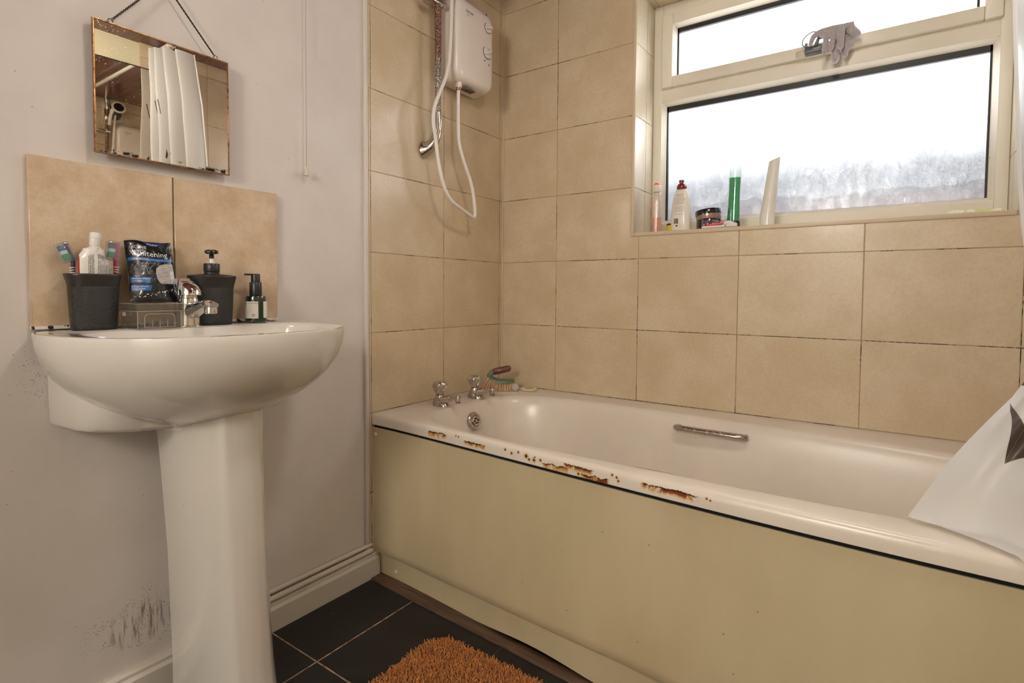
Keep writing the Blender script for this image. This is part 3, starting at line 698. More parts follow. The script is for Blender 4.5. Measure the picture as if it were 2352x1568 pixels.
# splashback
t = thing('splashback', 'two beige stone effect tiles fixed above the basin', 'tile splashback', (XP, -1.254, .83))
def stone(name, base, seed):
    m = Mat(name); p = m.pos(); q = m.n.new('ShaderNodeVectorMath'); q.operation = 'ADD'; m.L.new(p, q.inputs[0]); q.inputs[1].default_value = (seed, seed*2, 0); p = q.outputs[0]
    n1 = m.noise(p, 11, 6, .65); n2 = m.noise(p, 170, 4, .6); n3 = m.step(m.noise(p, 8, 3), .5, .66)
    col = m.mix(m.step(n1, .34, .7), (base[0]*.88, base[1]*.8, base[2]*.7), tuple(c*1.14 for c in base))
    pit = m.M('MULTIPLY', m.step(m.voro(p, 260), .22, .12), n3)
    col = m.mix(m.M('MULTIPLY', m.step(n2, .4, .7), .18), col, (.45, .30, .18)); col = m.mix(m.M('MULTIPLY', pit, .6), col, (.26, .14, .08))
    m.set(col, .25, coat=.2); m.bump(n2, .12, .001); return m.m
M_edge = P('tile_edge_white', (.72, .64, .56), .5)
for k, (a, b) in enumerate(((-1.5045, -1.2548), (-1.2515, -1.0030))):
    o = G().rbox(XP, 0, a, b, .831, 1.1545, .0012, 1).build('tile', [stone('splash_stone', (.62, .49, .365), 3.1*k+1)], t)
G().box(XP, -.003, -1.2550, -1.2512, .831, 1.154).build('grout_joint', P('grout_brown', (.26, .18, .11), .8), t, smooth=0)
m = Mat('mouldy_sealant'); m.set(m.mix(m.step(m.noise(m.pos(), 70, 3), .55, .60), (.72, .66, .6), (.012, .008, .006)), .4)
G().rbox(XP, .0015, -1.5045, -1.003, .8250, .8315, .0008).build('sealant', m.m, t)

# ================================================================== BASIN
ZB = .8225; CY = -1.2455
t = thing('pedestal_basin', 'white ceramic basin on a full pedestal under the small mirror', 'basin', (.15, CY, 0))
NB = 96
def dshape(s, hw=.277, front=.295, cx=.105, back=0.0, e=2.25):
    out = []
    for i in range(NB):
        a = 2*PI*i/NB; c, d = math.cos(a), math.sin(a)
        k = (abs(c)**e + abs(d)**e) ** (-1/e)
        X, Y = c*k, d*k
        if X >= 0: x = cx + X*front*s; y = Y*hw*s
        else:
            x = cx + X*(cx-back)*1.0; y = (d/abs(d) if d else 0) * 0
            # straight-ish back: keep the width almost constant towards the wall
            q = min(1, abs(math.atan2(d, -c))/(PI/2)); kb = (1-(1-q)**5) if True else q
            x = back + (cx-back)*max(0, (q-.28)/.72)**1.1 if q > .28 else back
            y = math.copysign((hw - .020*(1-max(0, (q-.28)/.72))**2)*s*(min(1, q/.28)), d)
        out.append((x, y + CY))
    return out
def ring(z, s, ins=0, **k):
    r = dshape(s, **k)
    if ins: r = [(min(max(x, .0), 9), y) for x, y in [(x - ins*(x-.12)/.28, y - ins*(y-CY)/.26) for x, y in r]]
    return [(x, y, z) for x, y in r]
rings = []
H = .206
for h in (.205, .202, .196, .186, .172, .155, .135, .112, .088, .062, .038, .018, .006):
    s = max(.16, (1-(h/H)**2.3)) ** 1.0
    s = max(.30, (max(0, 1-(h/H)**2.2))**.62)
    rings.append(ring(ZB-h, s))
rings.append(ring(ZB-.001, .996)); rings.append(ring(ZB, .985))
# inner opening: flat deck behind, narrow rim in front
def innerr(z, s):
    out = []
    for i in range(NB):
        a = 2*PI*i/NB; c, d = math.cos(a), math.sin(a); e = 2.5 if c > 0 else 4.5; k = (abs(c)**e + abs(d)**e) ** (-1/e)
        X, Y = c*k, d*k; cx = .215
        out.append((cx + (X*.163 if X > 0 else X*.095)*s, CY + Y*.236*s, z))
    return out
rings += [innerr(ZB+.0005, 1.02), innerr(ZB-.002, .995), innerr(ZB-.008, .975), innerr(ZB-.03, .93), innerr(ZB-.06, .84), innerr(ZB-.09, .68), innerr(ZB-.105, .45), innerr(ZB-.110, .15)]
G().loft(rings, True, True, True).build('bowl', M_cer, t, smooth=60)
g = G(); rr = []
for z, hw, xf in ((.642, .220, .10), (.639, .231, .135), (.648, .234, .150), (.70, .235, .16), (.78, .235, .17), (.80, .234, .17)):
    rg = []
    for i in range(41):
        u = -1 + i/20; y = u*hw; x = xf*(1-abs(u)**6)**.5 * (1) + .004; rg.append((x if abs(u) < 1 else -.010, y+CY, z + .0 - (.018*(1-u*u) if z < .66 else 0)))
    rg = [(-.010, CY-hw, z)] + rg + [(-.010, CY+hw, z)]
    rr.append(rg)
g.loft(rr, True, True, True); g.build('wall_mount', M_cer, t, smooth=50)
g = G(); rr = []
for z, hw, xf, xb in ((0, .092, .268, .07), (.012, .091, .266, .07), (.03, .087, .260, .07), (.10, .084, .256, .07), (.35, .081, .253, .07), (.55, .082, .254, .06), (.618, .085, .257, .06), (.66, .086, .258, .06)):
    rg = []
    for i in range(48):
        a = PI*(i/47) - PI/2; e = 2.5; c, d = math.cos(a), math.sin(a); k = (abs(c)**e+abs(d)**e)**(-1/e)
        X, Y = c*k, d*k; cre = .006*math.exp(-((Y-.42)/.06)**2) + .006*math.exp(-((Y+.42)/.06)**2)
        rg.append((xb + (xf-xb)*X + cre*.5, CY + .032 - .036*z + hw*Y, z))
    rr.append(rg)
g.loft(rr, True, True, True); g.build('pedestal', ceramic('pedestal_ceramic', (.67, .62, .565)), t, smooth=50)
# mixer tap
X0, Y0 = .082, -1.262
g = G().lathe([(.0255, 0), (.0260, .002), (.0245, .004)], 32, c=(X0, Y0, ZB+.0005))
g.lathe([(.0225, .004), (.0220, .010), (.0205, .035), (.0200, .055), (.0195, .060), (.0185, .062)], 32, c=(X0, Y0, ZB))
def secs(x, z, w, h): return [(x, Y0 + (x-X0)*.10 + w*math.cos(q), z + h*math.sin(q)) for q in [2*PI*i/20 for i in range(20)]]
g.loft([secs(X0+.004, ZB+.032, .017, .024), secs(X0+.025, ZB+.037, .015, .019), secs(X0+.045, ZB+.043, .0135, .014), secs(X0+.065, ZB+.048, .0130, .011), secs(X0+.082, ZB+.050, .0125, .009), secs(X0+.092, ZB+.0485, .009, .006)], True, True, True)
mx = g.build('mixer_tap', M_chrome2, t, smooth=60)
g = G().lathe([(.0118, 0), (.0125, -.003), (.0125, -.012), (.0110, -.0135)], 24, c=(X0+.080, Y0+.008, ZB+.044)); g.build('aerator', M_chrome2, mx)
G().lathe([(.0105, -.0137), (.0105, -.0142)], 20, c=(X0+.080, Y0+.008, ZB+.044)).build('outlet', M_dark, mx)
G().lathe([(.0175, .062), (.0180, .064), (.0180, .068), (.0170, .070)], 28, c=(X0, Y0, ZB)).build('swivel_collar', M_chrome2, mx)
g = G(); rs = []
for z, rx, ry, ox, oy in ((.0675, .024, .022, .004, 0), (.069, .0262, .0242, .004, 0), (.078, .0262, .0240, .003, 0), (.088, .0235, .0215, 0, -.001), (.096, .0190, .0180, -.004, -.003), (.1015, .0125, .0130, -.008, -.006), (.104, .004, .005, -.010, -.008)):
    rs.append([(X0+ox+rx*math.cos(q), Y0+oy+ry*math.sin(q), ZB+z) for q in [2*PI*i/28 for i in range(28)]])
g.loft(rs, True, True, True)
g.loft([[(X0-.012+dx, Y0-.006+dy, ZB+z) for dx, dy in ((-.012, -.013), (.006, -.013), (.006, .013), (-.012, .013))] for z in (.094, .1045)], True, True, True)
lv = g.build('lever', M_chrome2, mx, smooth=45)
Md = frame((X0+.0275, Y0-.0155, ZB+.080), (.35, .94, 0), (-.2, .0, .98))
Md = frame((X0+.0292, Y0-.0085, ZB+.0775), (.35, .94, 0), (-.15, .0, .98))
G().lathe([(.0042, -.004), (.0042, .0010), (.0036, .0016)], 20, M=Md).build('hot_indicator', P('dial_red', (.06, .002, .003), .25, coat=.5), mx)
#SPLIT2

# ================================================================== THINGS ON THE BASIN
def flare(prof, hy, hx, c, e=2.6, n=56):         # oval vessel rings from (scale, z)
    return [[(c[0] + hx*s*math.cos(a)*(abs(math.cos(a))**e+abs(math.sin(a))**e)**(-1/e), c[1] + hy*s*math.sin(a)*(abs(math.cos(a))**e+abs(math.sin(a))**e)**(-1/e), c[2]+z) for a in [2*PI*i/n for i in range(n)]] for s, z in prof]
def weave():
    m = Mat('dark_woven_plastic'); p = m.pos(); x, y, z = m.sep(p)[:3]
    row = m.M('MULTIPLY', z, 400); col = m.M('ADD', m.M('MULTIPLY', y, 300), m.M('MULTIPLY', m.M('FLOOR', row), .5))
    a = m.M('ABSOLUTE', m.M('SINE', m.M('MULTIPLY', col, PI))); b = m.M('ABSOLUTE', m.M('SINE', m.M('MULTIPLY', row, PI)))
    h = m.M('MULTIPLY', a, b)
    m.set((.017, .0155, .0135), .36); m.bump(h, .6, .0012); return m.m
M_weave = weave(); M_char = P('charcoal_plastic', (.021, .019, .017), .36)
ZD = ZB + .0006
t = thing('toothbrush_holder', 'dark woven plastic toothbrush cup holding two brushes and toothpaste, left on the basin', 'toothbrush holder', (.045, -1.420, ZD))
c = (.043, -1.4195, ZD)
G().loft(flare([(.80, 0), (.84, .002), (.845, .010), (.90, .060), (.925, .085)], .0445, .031, c), True, True).build('woven_body', M_weave, t, smooth=50)
G().loft(flare([(.925, .085), (.94, .088), (.96, .094), (1.03, .104), (1.045, .1085), (1.03, .1092), (1.0, .108), (.9, .09), (.85, .03), (.80, .006)], .0445, .031, c), True, False, True).build('flared_rim', M_char, t, smooth=50)
HZ = ZD + .109
M_cover = clear('clear_cover', (.88, .92, .93), .10, .12, (.8, .85, .88))
def toothbrush(label, cx, base, tip, colA, colB, lean_cap, rot=0):
    t = thing('toothbrush', label, 'toothbrush', base)
    g = G().tube(cr([base, V(base).lerp(V(tip), .55)+V((0, lean_cap*.004, 0)), tip], 10), [.0050]*8+[.0045]*6+[.0034]*7, 12)
    g.build('handle', P('brush_handle', colA, .3, coat=.4), t)
    b, q = V(base), V(tip); d = (q-b).normalized()
    g = G()
    for k in (.80, .84, .88): 
        o_ = b.lerp(q, k-.02) + V((0, lean_cap*.003, 0)); g.tube([o_-d*.0008, o_+d*.0008], .0054, 12)
    g.build('white_grip_rings', P('ring_white', (.8, .76, .72), .4), t)
    # head with bristles pointing sideways, inside a clear travel cover
    side = V((0, -1, 0)) - d*V((0, -1, 0)).dot(d); side.normalize(); fw = d.cross(side)
    Rr = Matrix.Rotation(math.radians(rot), 3, V((1, -.4, 0)).normalized()); side = Rr @ side; d2 = Rr @ d; fw = d2.cross(side)
    Mh = Matrix((side, d2, fw)).transposed().to_4x4(); Mh.translation = q
    g = G().rbox(-.003, .003, -.002, .032, -.0055, .0055, .002, M=Mh); g.build('brush_neck', P('brush_neck', colB, .35), t)
    for nm, cc, a0, a1 in (('blue_bristles', (.03, .10, .30), .020, .030), ('pale_bristles', (.75, .80, .80), .013, .019), ('green_bristles', (.02, .38, .26), .002, .012)):
        g = G(); n = 5
        for i in range(n):
            for j in range(3): 
                u = a0 + (a1-a0)*(i+.5)/n; g.tube([(.003, u, (j-1)*.0033), (.0135, u, (j-1)*.0036)], .0012, 6, M=Mh)
        g.build(nm, P(nm, cc, .6), t)
    g = G().rbox(-.0055, .0175, -.004, .0345, -.0075, .0075, .003, 3, M=Mh); g.build('clear_cover', M_cover, t)
    return t
toothbrush('dark blue toothbrush with clear head cover leaning left in the cup', 0, (.034, -1.436, ZD+.020), (.030, -1.4475, ZD+.137), (.012, .016, .06), (.05, .02, .10), -1, 17)
toothbrush('magenta toothbrush with clear head cover standing at the right of the cup', 0, (.040, -1.392, ZD+.020), (.038, -1.3805, ZD+.141), (.42, .012, .10), (.50, .03, .16), 1, -2)
# crumpled toothpaste tube, cap up
def tpmat():
    m = Mat('toothpaste_print'); o_ = m.obj(); x, y, z = m.sep(o_)[:3]
    col = m.M('FRACT', m.M('MULTIPLY', y, 400)); ln = m.M('GREATER_THAN', col, .52)
    br = m.M('GREATER_THAN', m.noise(m.comb(m.M('FLOOR', m.M('MULTIPLY', y, 400)), m.M('MULTIPLY', z, 900), 0), 1, 2), .44)
    on = m.M('MULTIPLY', ln, br); up = m.M('LESS_THAN', m.M('ADD', z, m.M('MULTIPLY', m.M('ABSOLUTE', y), .35)), .040)
    a = m.M('MULTIPLY', m.M('GREATER_THAN', y, -.0135), m.M('LESS_THAN', y, -.004)); b = m.M('GREATER_THAN', y, .0005)
    on = m.M('MULTIPLY', m.M('MULTIPLY', on, up), m.M('ADD', a, b, clamp=True))
    base = m.mix(m.M('LESS_THAN', y, -.0255), (.76, .70, .66), (.5, .015, .02))
    m.set(m.mix(on, base, (.02, .02, .03)), .35, coat=.3); return m.m
t = thing('toothpaste_tube', 'crumpled white toothpaste tube with printed back standing cap up in the cup', 'toothpaste', (.050, -1.4185, HZ))
g = G(); rs = []
for z, yl, yr, hx in ((-.07, -.024, .024, .004), (-.02, -.0275, .0275, .0095), (0, -.0275, .0275, .0105), (.012, -.0275, .0272, .0110), (.024, -.0274, .0262, .0115), (.028, -.0270, .0225, .0115), (.031, -.0262, .0165, .0115), (.036, -.0240, .0155, .0120), (.043, -.0205, .0150, .0125), (.0475, -.0185, .0135, .0120), (.0500, -.0125, .0115, .0115), (.0530, -.0090, .0095, .0100), (.056, -.0075, .0080, .0080)):
    hy = (yr-yl)/2; oy = (yr+yl)/2
    rg = []
    for i in range(40):
        a = 2*PI*i/40; y = hy*math.cos(a); x = hx*math.sin(a)*(1-.35*abs(math.cos(a))**3)
        cr_ = .0022*MN.noise(V((y*110, z*95, 1))) + .0012*MN.noise(V((y*260, z*200, 7)))
        dz = .004*max(0, -math.cos(a))*max(0, z/.05)*(.5 if z < .05 else 0)
        rg.append((x+cr_, y+oy+cr_, z+dz))
    rs.append(rg)
tb = g.loft(rs, True, True, True).build('tube_body', tpmat(), t, local=True, smooth=24)
Mc = Matrix.Translation((.001, -.0005, .0545)) @ Matrix.Rotation(math.radians(-5), 4, 'X')
G().lathe([(.0085, 0), (.0092, .002), (.0092, .0135), (.0098, .014), (.0098, .0155), (.0088, .0165), (.0095, .0170), (.0093, .0245), (.0080, .0260)], 28, M=Mc).build('screw_cap', P('cap_white', (.76, .72, .68), .3), t, local=True)

# clear plastic box
t = thing('clear_plastic_box', 'small clear plastic box with lid beside the mixer tap', 'box', (.08, -1.335, ZD))
M_clear = clear('frosted_clear', (.975, .965, .95), .03, .035, (.85, .80, .74), .15)
M_rim = clear('clear_edge', (.86, .83, .79), .08, .45, (.85, .80, .74))
bx0, bx1, by0, by1, bz = .045, .122, -1.374, -1.295, ZD
def shell(x0, x1, y0, y1, z0, z1, th, top=False):
    g = G(); g.box(x0, x0+th, y0, y1, z0, z1).box(x1-th, x1, y0, y1, z0, z1).box(x0+th, x1-th, y0, y0+th, z0, z1).box(x0+th, x1-th, y1-th, y1, z0, z1)
    g.box(x0+th, x1-th, y0+th, y1-th, (z1-th if top else z0), (z1 if top else z0+th)); return g
shell(bx0, bx1, by0, by1, bz, bz+.040, .0010).build('tray', M_clear, t, smooth=0)
shell(bx0-.003, bx1+.003, by0-.0035, by1+.0035, bz+.0365, bz+.0515, .0010, True).build('lid', M_clear, t, smooth=0)
g = G()
for z in (bz+.0365, bz+.0512): g.tube([(bx0-.003, by0-.0035, z), (bx1+.003, by0-.0035, z), (bx1+.003, by1+.0035, z), (bx0-.003, by1+.0035, z), (bx0-.003, by0-.0035, z)], .0008, 6)
g.tube([(bx0, by0, bz+.0008), (bx1, by0, bz+.0008), (bx1, by1, bz+.0008), (bx0, by1, bz+.0008), (bx0, by0, bz+.0008)], .0009, 6)
for x, y in ((bx1, by0), (bx1, by1), (bx0, by0), (bx0, by1)): g.tube([(x, y, bz), (x, y, bz+.037)], .0008, 6)
g.build('moulded_edges', M_rim, t)
g = G(); xx = bx1+.0008; L_, R_ = by0+.012, by1-.012
g.tube([(xx, L_, bz+.004), (xx, L_, bz+.024), (xx, L_+.0025, bz+.029), (xx, L_+.007, bz+.031), (xx, R_-.007, bz+.031), (xx, R_-.0025, bz+.029), (xx, R_, bz+.024), (xx, R_, bz+.004)], .0007, 6)
for k in range(3): y = L_ + (R_-L_)*(k+1)/4; g.tube([(xx, y, bz+.005), (xx, y, bz+.019)], .0006, 6)
g.tube([(xx, L_, bz+.0045), (xx, R_, bz+.0045)], .0006, 6)
g.build('raised_outline', M_rim, t)
G().rbox(bx1-.058, bx1-.046, by0-.006, by0-.003, bz+.026, bz+.034, .001).build('clasp', M_rim, t)

# flosser pouch, leaning on the wall
t = thing('flosser_pouch', 'black and blue dental flosser pouch propped upright on the clear box', 'pouch', (.055, -1.315, bz+.0525))
Wp, Hp = .0915, .134
Mp = frame((.0530, -1.3595, bz+.0530), (-.01, 1, .004), (-.040, -.040, .134))
def bulge(u, v): 
    a, b = max(0, u*(1-u)*4), max(0, v*(1-v)*4); return .0065*(a**.6)*(b**.5) + .0011*MN.noise(V((u*6, v*7, 2)))*min(1, b*3) + .0022*math.sin(u*9)*max(0, v-.86)*6
def pm(u, v, off=0): # u, v in metres on the pouch
    a, b = u/Wp, v/Hp; sk = .004*b
    return Mp @ V((u*(1-.02*b) + sk, v + .002*math.sin(a*7)*b, bulge(a, b)+off))
g = G(); n = 26
fr = [[pm(Wp*i/n, Hp*j/n) for i in range(n+1)] for j in range(n+1)]
bk = [[Mp @ V((Wp*i/n*(1-.02*j/n)+.004*j/n, Hp*j/n, -.35*bulge(i/n, j/n)-.0004)) for i in range(n+1)] for j in range(n+1)]
g.loft(fr, False); g.loft(bk, False)
for r in (0, -1): g.loft([fr[r], bk[r]], False)
for cc in (0, -1): g.loft([[r[cc] for r in fr], [r[cc] for r in bk]], False)
m = Mat('pouch_black'); m.set((.006, .006, .008), .22, coat=.4); m.bump(m.noise(m.obj(), 75, 4), .45, .003)
g.build('bag', m.m, t, smooth=70)
def patch(name, poly, mat, off=.0003, nn=14):
    """flat printed shape laid on the pouch, cut into small faces so that it follows the bulge"""
    bm = bmesh.new(); vs = [bm.verts.new((x, y, 0)) for x, y in poly]; bm.faces.new(vs)
    xs_ = [p_[0] for p_ in poly]; ys_ = [p_[1] for p_ in poly]
    for ax, lo, hi in ((0, min(xs_), max(xs_)), (1, min(ys_), max(ys_))):
        k = max(2, int((hi-lo)/.005))
        for i in range(1, k):
            co_ = [0, 0, 0]; co_[ax] = lo+(hi-lo)*i/k; no = [0, 0, 0]; no[ax] = 1
            bmesh.ops.bisect_plane(bm, geom=bm.verts[:]+bm.edges[:]+bm.faces[:], plane_co=co_, plane_no=no)
    bm.verts.index_update(); gg = G().add([pm(v.co.x, v.co.y, off) for v in bm.verts], [[v.index for v in f.verts] for f in bm.faces]); bm.free()
    return gg.build(name, mat, t, smooth=60)
M_bl = P('print_blue', (.02, .14, .42), .25, coat=.3); M_nv = P('print_navy', (.012, .022, .14), .25, coat=.3); M_wh = P('print_white', (.80, .78, .76), .4); M_pu = P('print_violet', (.05, .02, .16), .3)
def ell(cx, cy, a, b, n=28, a0=0, a1=2*PI): return [(cx+a*math.cos(a0+(a1-a0)*i/n), cy+b*math.sin(a0+(a1-a0)*i/n)) for i in range(n)]
patch('brand_oval', [(x, min(y, Hp-.0005)) for x, y in ell(.053, Hp-.002, .019, .0085)], M_nv)
patch('blue_band', [(.003, .089), (.091, .089), (.091, .0955), (.0025, .0955)], M_bl)
patch('claim_flash', [(.003, .041), (.037, .041), (.041, .0525), (.003, .0525)], M_bl)
patch('claim_flash', [(.003, .024), (.037, .024), (.041, .0355), (.003, .0355)], M_bl)
M_win = Mat('pouch_window'); q_ = M_win.pos(); M_win.set(M_win.mix(M_win.step(M_win.noise(M_win.scale(q_, (1, 1, 9)), 60, 3), .46, .56), (.50, .45, .42), (.34, .31, .30)), .3, coat=.3)
patch('clear_window', [(.088, .084), (.072, .084), (.060, .081), (.0525, .073), (.0505, .062), (.052, .051), (.056, .042), (.060, .039), (.089, .039)], M_win.m)
g = G(); random.seed(5)
for k in range(30):
    u = .008 + .080*k/29 + random.uniform(-.002, .002); v = .010 + .016*(k/29)**1.3 + random.uniform(-.002, .003); r = random.uniform(.0004, .0009) + .0014*(k/29)*random.random()
    vs = [pm(x, y, .0004) for x, y in ell(u, v, r, r, 10)]; g.add(vs, [tuple(range(10))])
g.build('bubble_print', M_wh, t)
g = G()
fl = cr([(.021, .066, 0), (.016, .070, 0), (.014, .076, 0), (.019, .081, 0), (.028, .083, 0), (.040, .0835, 0), (.053, .086, 0), (.044, .077, 0), (.040, .070, 0), (.039, .062, 0), (.037, .060, 0), (.035, .064, 0), (.034, .072, 0), (.028, .075, 0), (.023, .070, 0)], 5)
g.tube([pm(p_.x, p_.y, .0004) for p_ in fl], .0003, 5); g.build('flosser_outline', P('print_silver', (.5, .5, .5), .4), t)
tf = lambda u, v: pm(u, v, .0006)
text([('ACTIVE', .010, .1155, .0088)], M_wh, t, tf)
text([('Whitening', .0070, .0995, .0172)], M_wh, t, tf)
text([('Wisdom', .0415, .1265, .0062)], M_wh, t, tf)
text([('CHARCOAL', .010, .0900, .0060)], M_wh, t, tf)
text([('INFUSED FLOSSERS', .0430, .0900, .0050)], P('print_pale_blue', (.18, .38, .75), .4), t, tf)
text([('Removes plaque', .006, .0482, .0046), ('and stains', .006, .0432, .0046)], M_wh, t, tf)
text([('Helps prevent', .0075, .0312, .0046), ('bad breath', .0075, .0262, .0046)], M_wh, t, tf)

# soap dispenser
t = thing('soap_dispenser', 'dark woven plastic soap pump dispenser right of the mixer tap', 'soap dispenser', (.045, -1.193, ZD))
c = (.045, -1.193, ZD)
G().loft(flare([(.80, 0), (.84, .002), (.845, .010), (.89, .060), (.915, .084)], .0495, .031, c), True, True).build('woven_body', M_weave, t, smooth=50)
G().loft(flare([(.915, .084), (.93, .087), (.96, .095), (1.03, .1075), (1.045, .1115), (1.02, .1125), (.8, .1145), (.4, .116), (.3, .1165)], .0495, .031, c), True, False, True).build('flared_shoulder', M_char, t, smooth=50)
G().lathe([(.0160, .1145), (.0160, .120), (.0148, .1208), (.0165, .1215), (.0168, .1225), (.0168, .138), (.0155, .140), (.002, .140)], 32, c=(.045, -1.1935, ZD)).build('pump_collar', M_char, t)
G().lathe([(.0098, .1395), (.0098, .1425), (.0055, .1435), (.0045, .150), (.0045, .153)], 24, c=(.045, -1.1935, ZD)).build('pump_stem', M_white, t)
g = G().lathe([(.0052, .1515), (.0052, .1610), (.006, .163)], 20, c=(.045, -1.1935, ZD))
g.loft([[(.045+x*math.cos(-.456)-y*math.sin(-.456), -1.1935+y*math.cos(-.456)+x*math.sin(-.456), ZD+z) for x, y in ell(0, 0, a_, b_, 28)] for z, a_, b_ in ((.1618, .007, .0100), (.1635, .0085, .0138), (.1670, .0085, .0146), (.1705, .007, .0125), (.172, .004, .006))], True, True, True)
g.tube([(.050, -1.196, ZD+.166), (.063, -1.2023, ZD+.166), (.069, -1.2053, ZD+.163), (.071, -1.2063, ZD+.1585)], [.0055, .0048, .0042, .0038], 14)
g.build('pump_head', P('pump_black', (.008, .008, .008), .2, coat=.4), t, smooth=60)

# small green pump bottle
t = thing('green_pump_bottle', 'small dark green pump bottle with white labels at the right end of the basin', 'bottle', (.045, -1.089, ZD))
c = (.045, -1.089, ZD)
G().lathe([(.0225, 0), (.0245, .002), (.0245, .010), (.0240, .050), (.0238, .062), (.0225, .0655), (.016, .067), (.0135, .0675)], 40, c=c).build('glass_body', P('dark_green_glass', (.004, .020, .010), .08, coat=1), t, smooth=50)
def cylpatch(nm, a0, a1, z0, z1, mat, r=.0248):
    g = G().loft([[(c[0]+r*math.cos(a), c[1]+r*math.sin(a), c[2]+z) for a in [a0+(a1-a0)*i/18 for i in range(19)]] for z in (z0, z1)], False); return g.build(nm, mat, t)
# the side facing the room centre is at angle about -40 degrees
cylpatch('label', -2.05, -.30, .0115, .0525, P('label_pinkish', (.62, .54, .49), .6))
cylpatch('label', .22, 1.2, .0125, .0525, P('label_white', (.76, .72, .68), .6))
cm = lambda u, v: V((c[0]+.0251*math.cos(-1.95+u/.0248), c[1]+.0251*math.sin(-1.95+u/.0248), c[2]+v))
text([('BODY CLEANSING SERUM', .004, .0470, .0032)], M_dark, t, cm)
text([('Lightly foaming wash for', .006, .0420, .0021), ('daily use on wet skin, avoid', .006, .0395, .0021), ('the eye area and rinse well', .006, .0350, .0021), ('after use with warm water.', .006, .0325, .0021), ('Keep away from children', .006, .0280, .0021), ('and store in a cool place', .006, .0255, .0021)], P('print_green_grey', (.25, .33, .27), .6), t, cm)
g = G()
for k in range(3):
    a = PI/2 + k*2*PI/3; b = a + 2*PI/3*.72
    pts = [cm(.030+.0034*math.cos(q), .0195+.0034*math.sin(q)) for q in (a, b)]; g.tube(pts, .0006, 5)
g.build('recycling_mark', M_dark, t)
G().lathe([(.0128, .0672), (.0142, .068), (.0145, .071), (.0138, .098), (.0130, .0995), (.002, .0995)], 36, c=c).build('pump_collar', M_black, t)
g = G().lathe([(.0092, .0993), (.0105, .100), (.0105, .118), (.0095, .120), (.001, .1202)], 28, c=c)
g.rbox(c[0]-.006, c[0]+.004, c[1]-.026, c[1], ZD+.1155, ZD+.1200, .0012); g.build('pump_head', M_black, t)

# ================================================================== THINGS ON THE WINDOW SILL
ZS = WZ0 + .0006
t = thing('roll_on_bottle', 'clear bottle of peach liquid with orange topped white cap in the sill corner', 'bottle', (.628, .060, ZS))
c = (.630, .060, ZS)
G().lathe([(.015, 0), (.0175, .002), (.0175, .110), (.0175, .135), (.0150, .145), (.0135, .147)], 32, c=c).build('clear_body', clear('bottle_clear', (.95, .90, .87), .08, .22, (.95, .88, .84)), t, smooth=50)
G().lathe([(.014, .0015), (.0165, .003), (.0165, .055), (.001, .0552)], 32, c=c).build('peach_liquid', clear('peach_liquid', (.96, .62, .42), .02, .6, (.95, .58, .38)), t)
G().lathe([(.0150, .144), (.0162, .147), (.0150, .160), (.0132, .168), (.0125, .169)], 30, c=c).build('cap', P('cap_cream', (.74, .66, .58), .35), t)
G().lathe([(.0128, .1685), (.0122, .172), (.0085, .1765), (.001, .1780)], 28, c=c).build('cap_top', P('orange_top', (.85, .16, .05), .35), t)
g = G().loft([[(c[0]+.0178*math.cos(a), c[1]+.0178*math.sin(a), c[2]+z) for a in [-2.9+.75*i/8 for i in range(9)]] for z in (.03, .125)], False); g.build('orange_label', P('label_orange', (.85, .33, .12), .5), t)
g = G()
for k in range(4): g.tube([(c[0]+.0180*math.cos(a), c[1]+.0180*math.sin(a), c[2]+z) for a, z in [(-1.05+.22*math.cos(q), .10-.014*k+.005*math.sin(q)) for q in [j*.7 for j in range(8)]]], .0004, 4)
g.build('script_print', P('print_rose', (.6, .35, .30), .6), t)

t = thing('yellow_pot', 'small yellow pot with black lid between clear bottle and white lotion bottle', 'pot', (.668, .110, ZS))
c = (.668, .112, ZS)
G().lathe([(.018, 0), (.019, .002), (.019, .030), (.018, .031)], 28, c=c).build('pot_body', P('pot_yellow', (.75, .55, .03), .35), t)
G().lathe([(.0195, .031), (.0195, .0355), (.018, .037)], 28, c=c).build('lid', M_black, t)

t = thing('lotion_bottle', 'white lotion bottle with dark red cap and barcode on the window sill', 'bottle', (.720, .050, ZS))
c = (.720, .052, ZS)
G().lathe([(.93, 0), (1, .004), (1.0, .035), (.94, .08), (.82, .115), (.66, .134), (.45, .144), (.40, .146)], 44, c=c, sx=.0345, sy=.020, e=2.4).build('bottle_body', P('lotion_white', (.78, .71, .63), .35, coat=.2), t, smooth=50)
g = G().lathe([(.0155, .145), (.0168, .147), (.0165, .154), (.0125, .162), (.0060, .165)], 30, c=c); g.lathe([(.006, .163), (.0062, .168), (.0085, .1685), (.0085, .1745), (.003, .176)], 20, c=(c[0]-.001, c[1], c[2])).build('red_cap', P('cap_dark_red', (.20, .006, .012), .25, coat=.5), t, smooth=45)
ra = math.radians(6)
lm = lambda u, v: V((c[0]+u, c[1]-.0206+.0075*(u/.03)**2*1.0, c[2]+v)) if v > -1 else None
def lm(u, v):
    s = lerp(v, [0, .035, .08, .115, .134], [1, 1, .94, .82, .66]); X = min(.999, abs(u)/(.0345*s)); return V((c[0]+u, c[1]-.020*s*(1-X**2.4)**(1/2.4)-.0004, c[2]+v))
M_pr = P('print_brown', (.06, .05, .05), .6)
text([('INTENSIVE CARE', -.0135, .1240, .0035), ('Advanced repair', -.0145, .1195, .0038)], M_pr, t, lm)
ln = ['Clinically proven to keep', 'moisture in very dry skin for', 'up to twenty four hours.', 'Apply daily all over body,', 'massage until absorbed.', '', 'Directions: use after bath', 'or shower. External use only.', 'Avoid contact with eyes.', 'Store below thirty degrees.', '', 'Made for sensitive skin.']
text([(s_, -.019, .112-.0050*i, .0033) for i, s_ in enumerate(ln) if s_], M_pr, t, lm)
g = G(); x = -.020
random.seed(11)
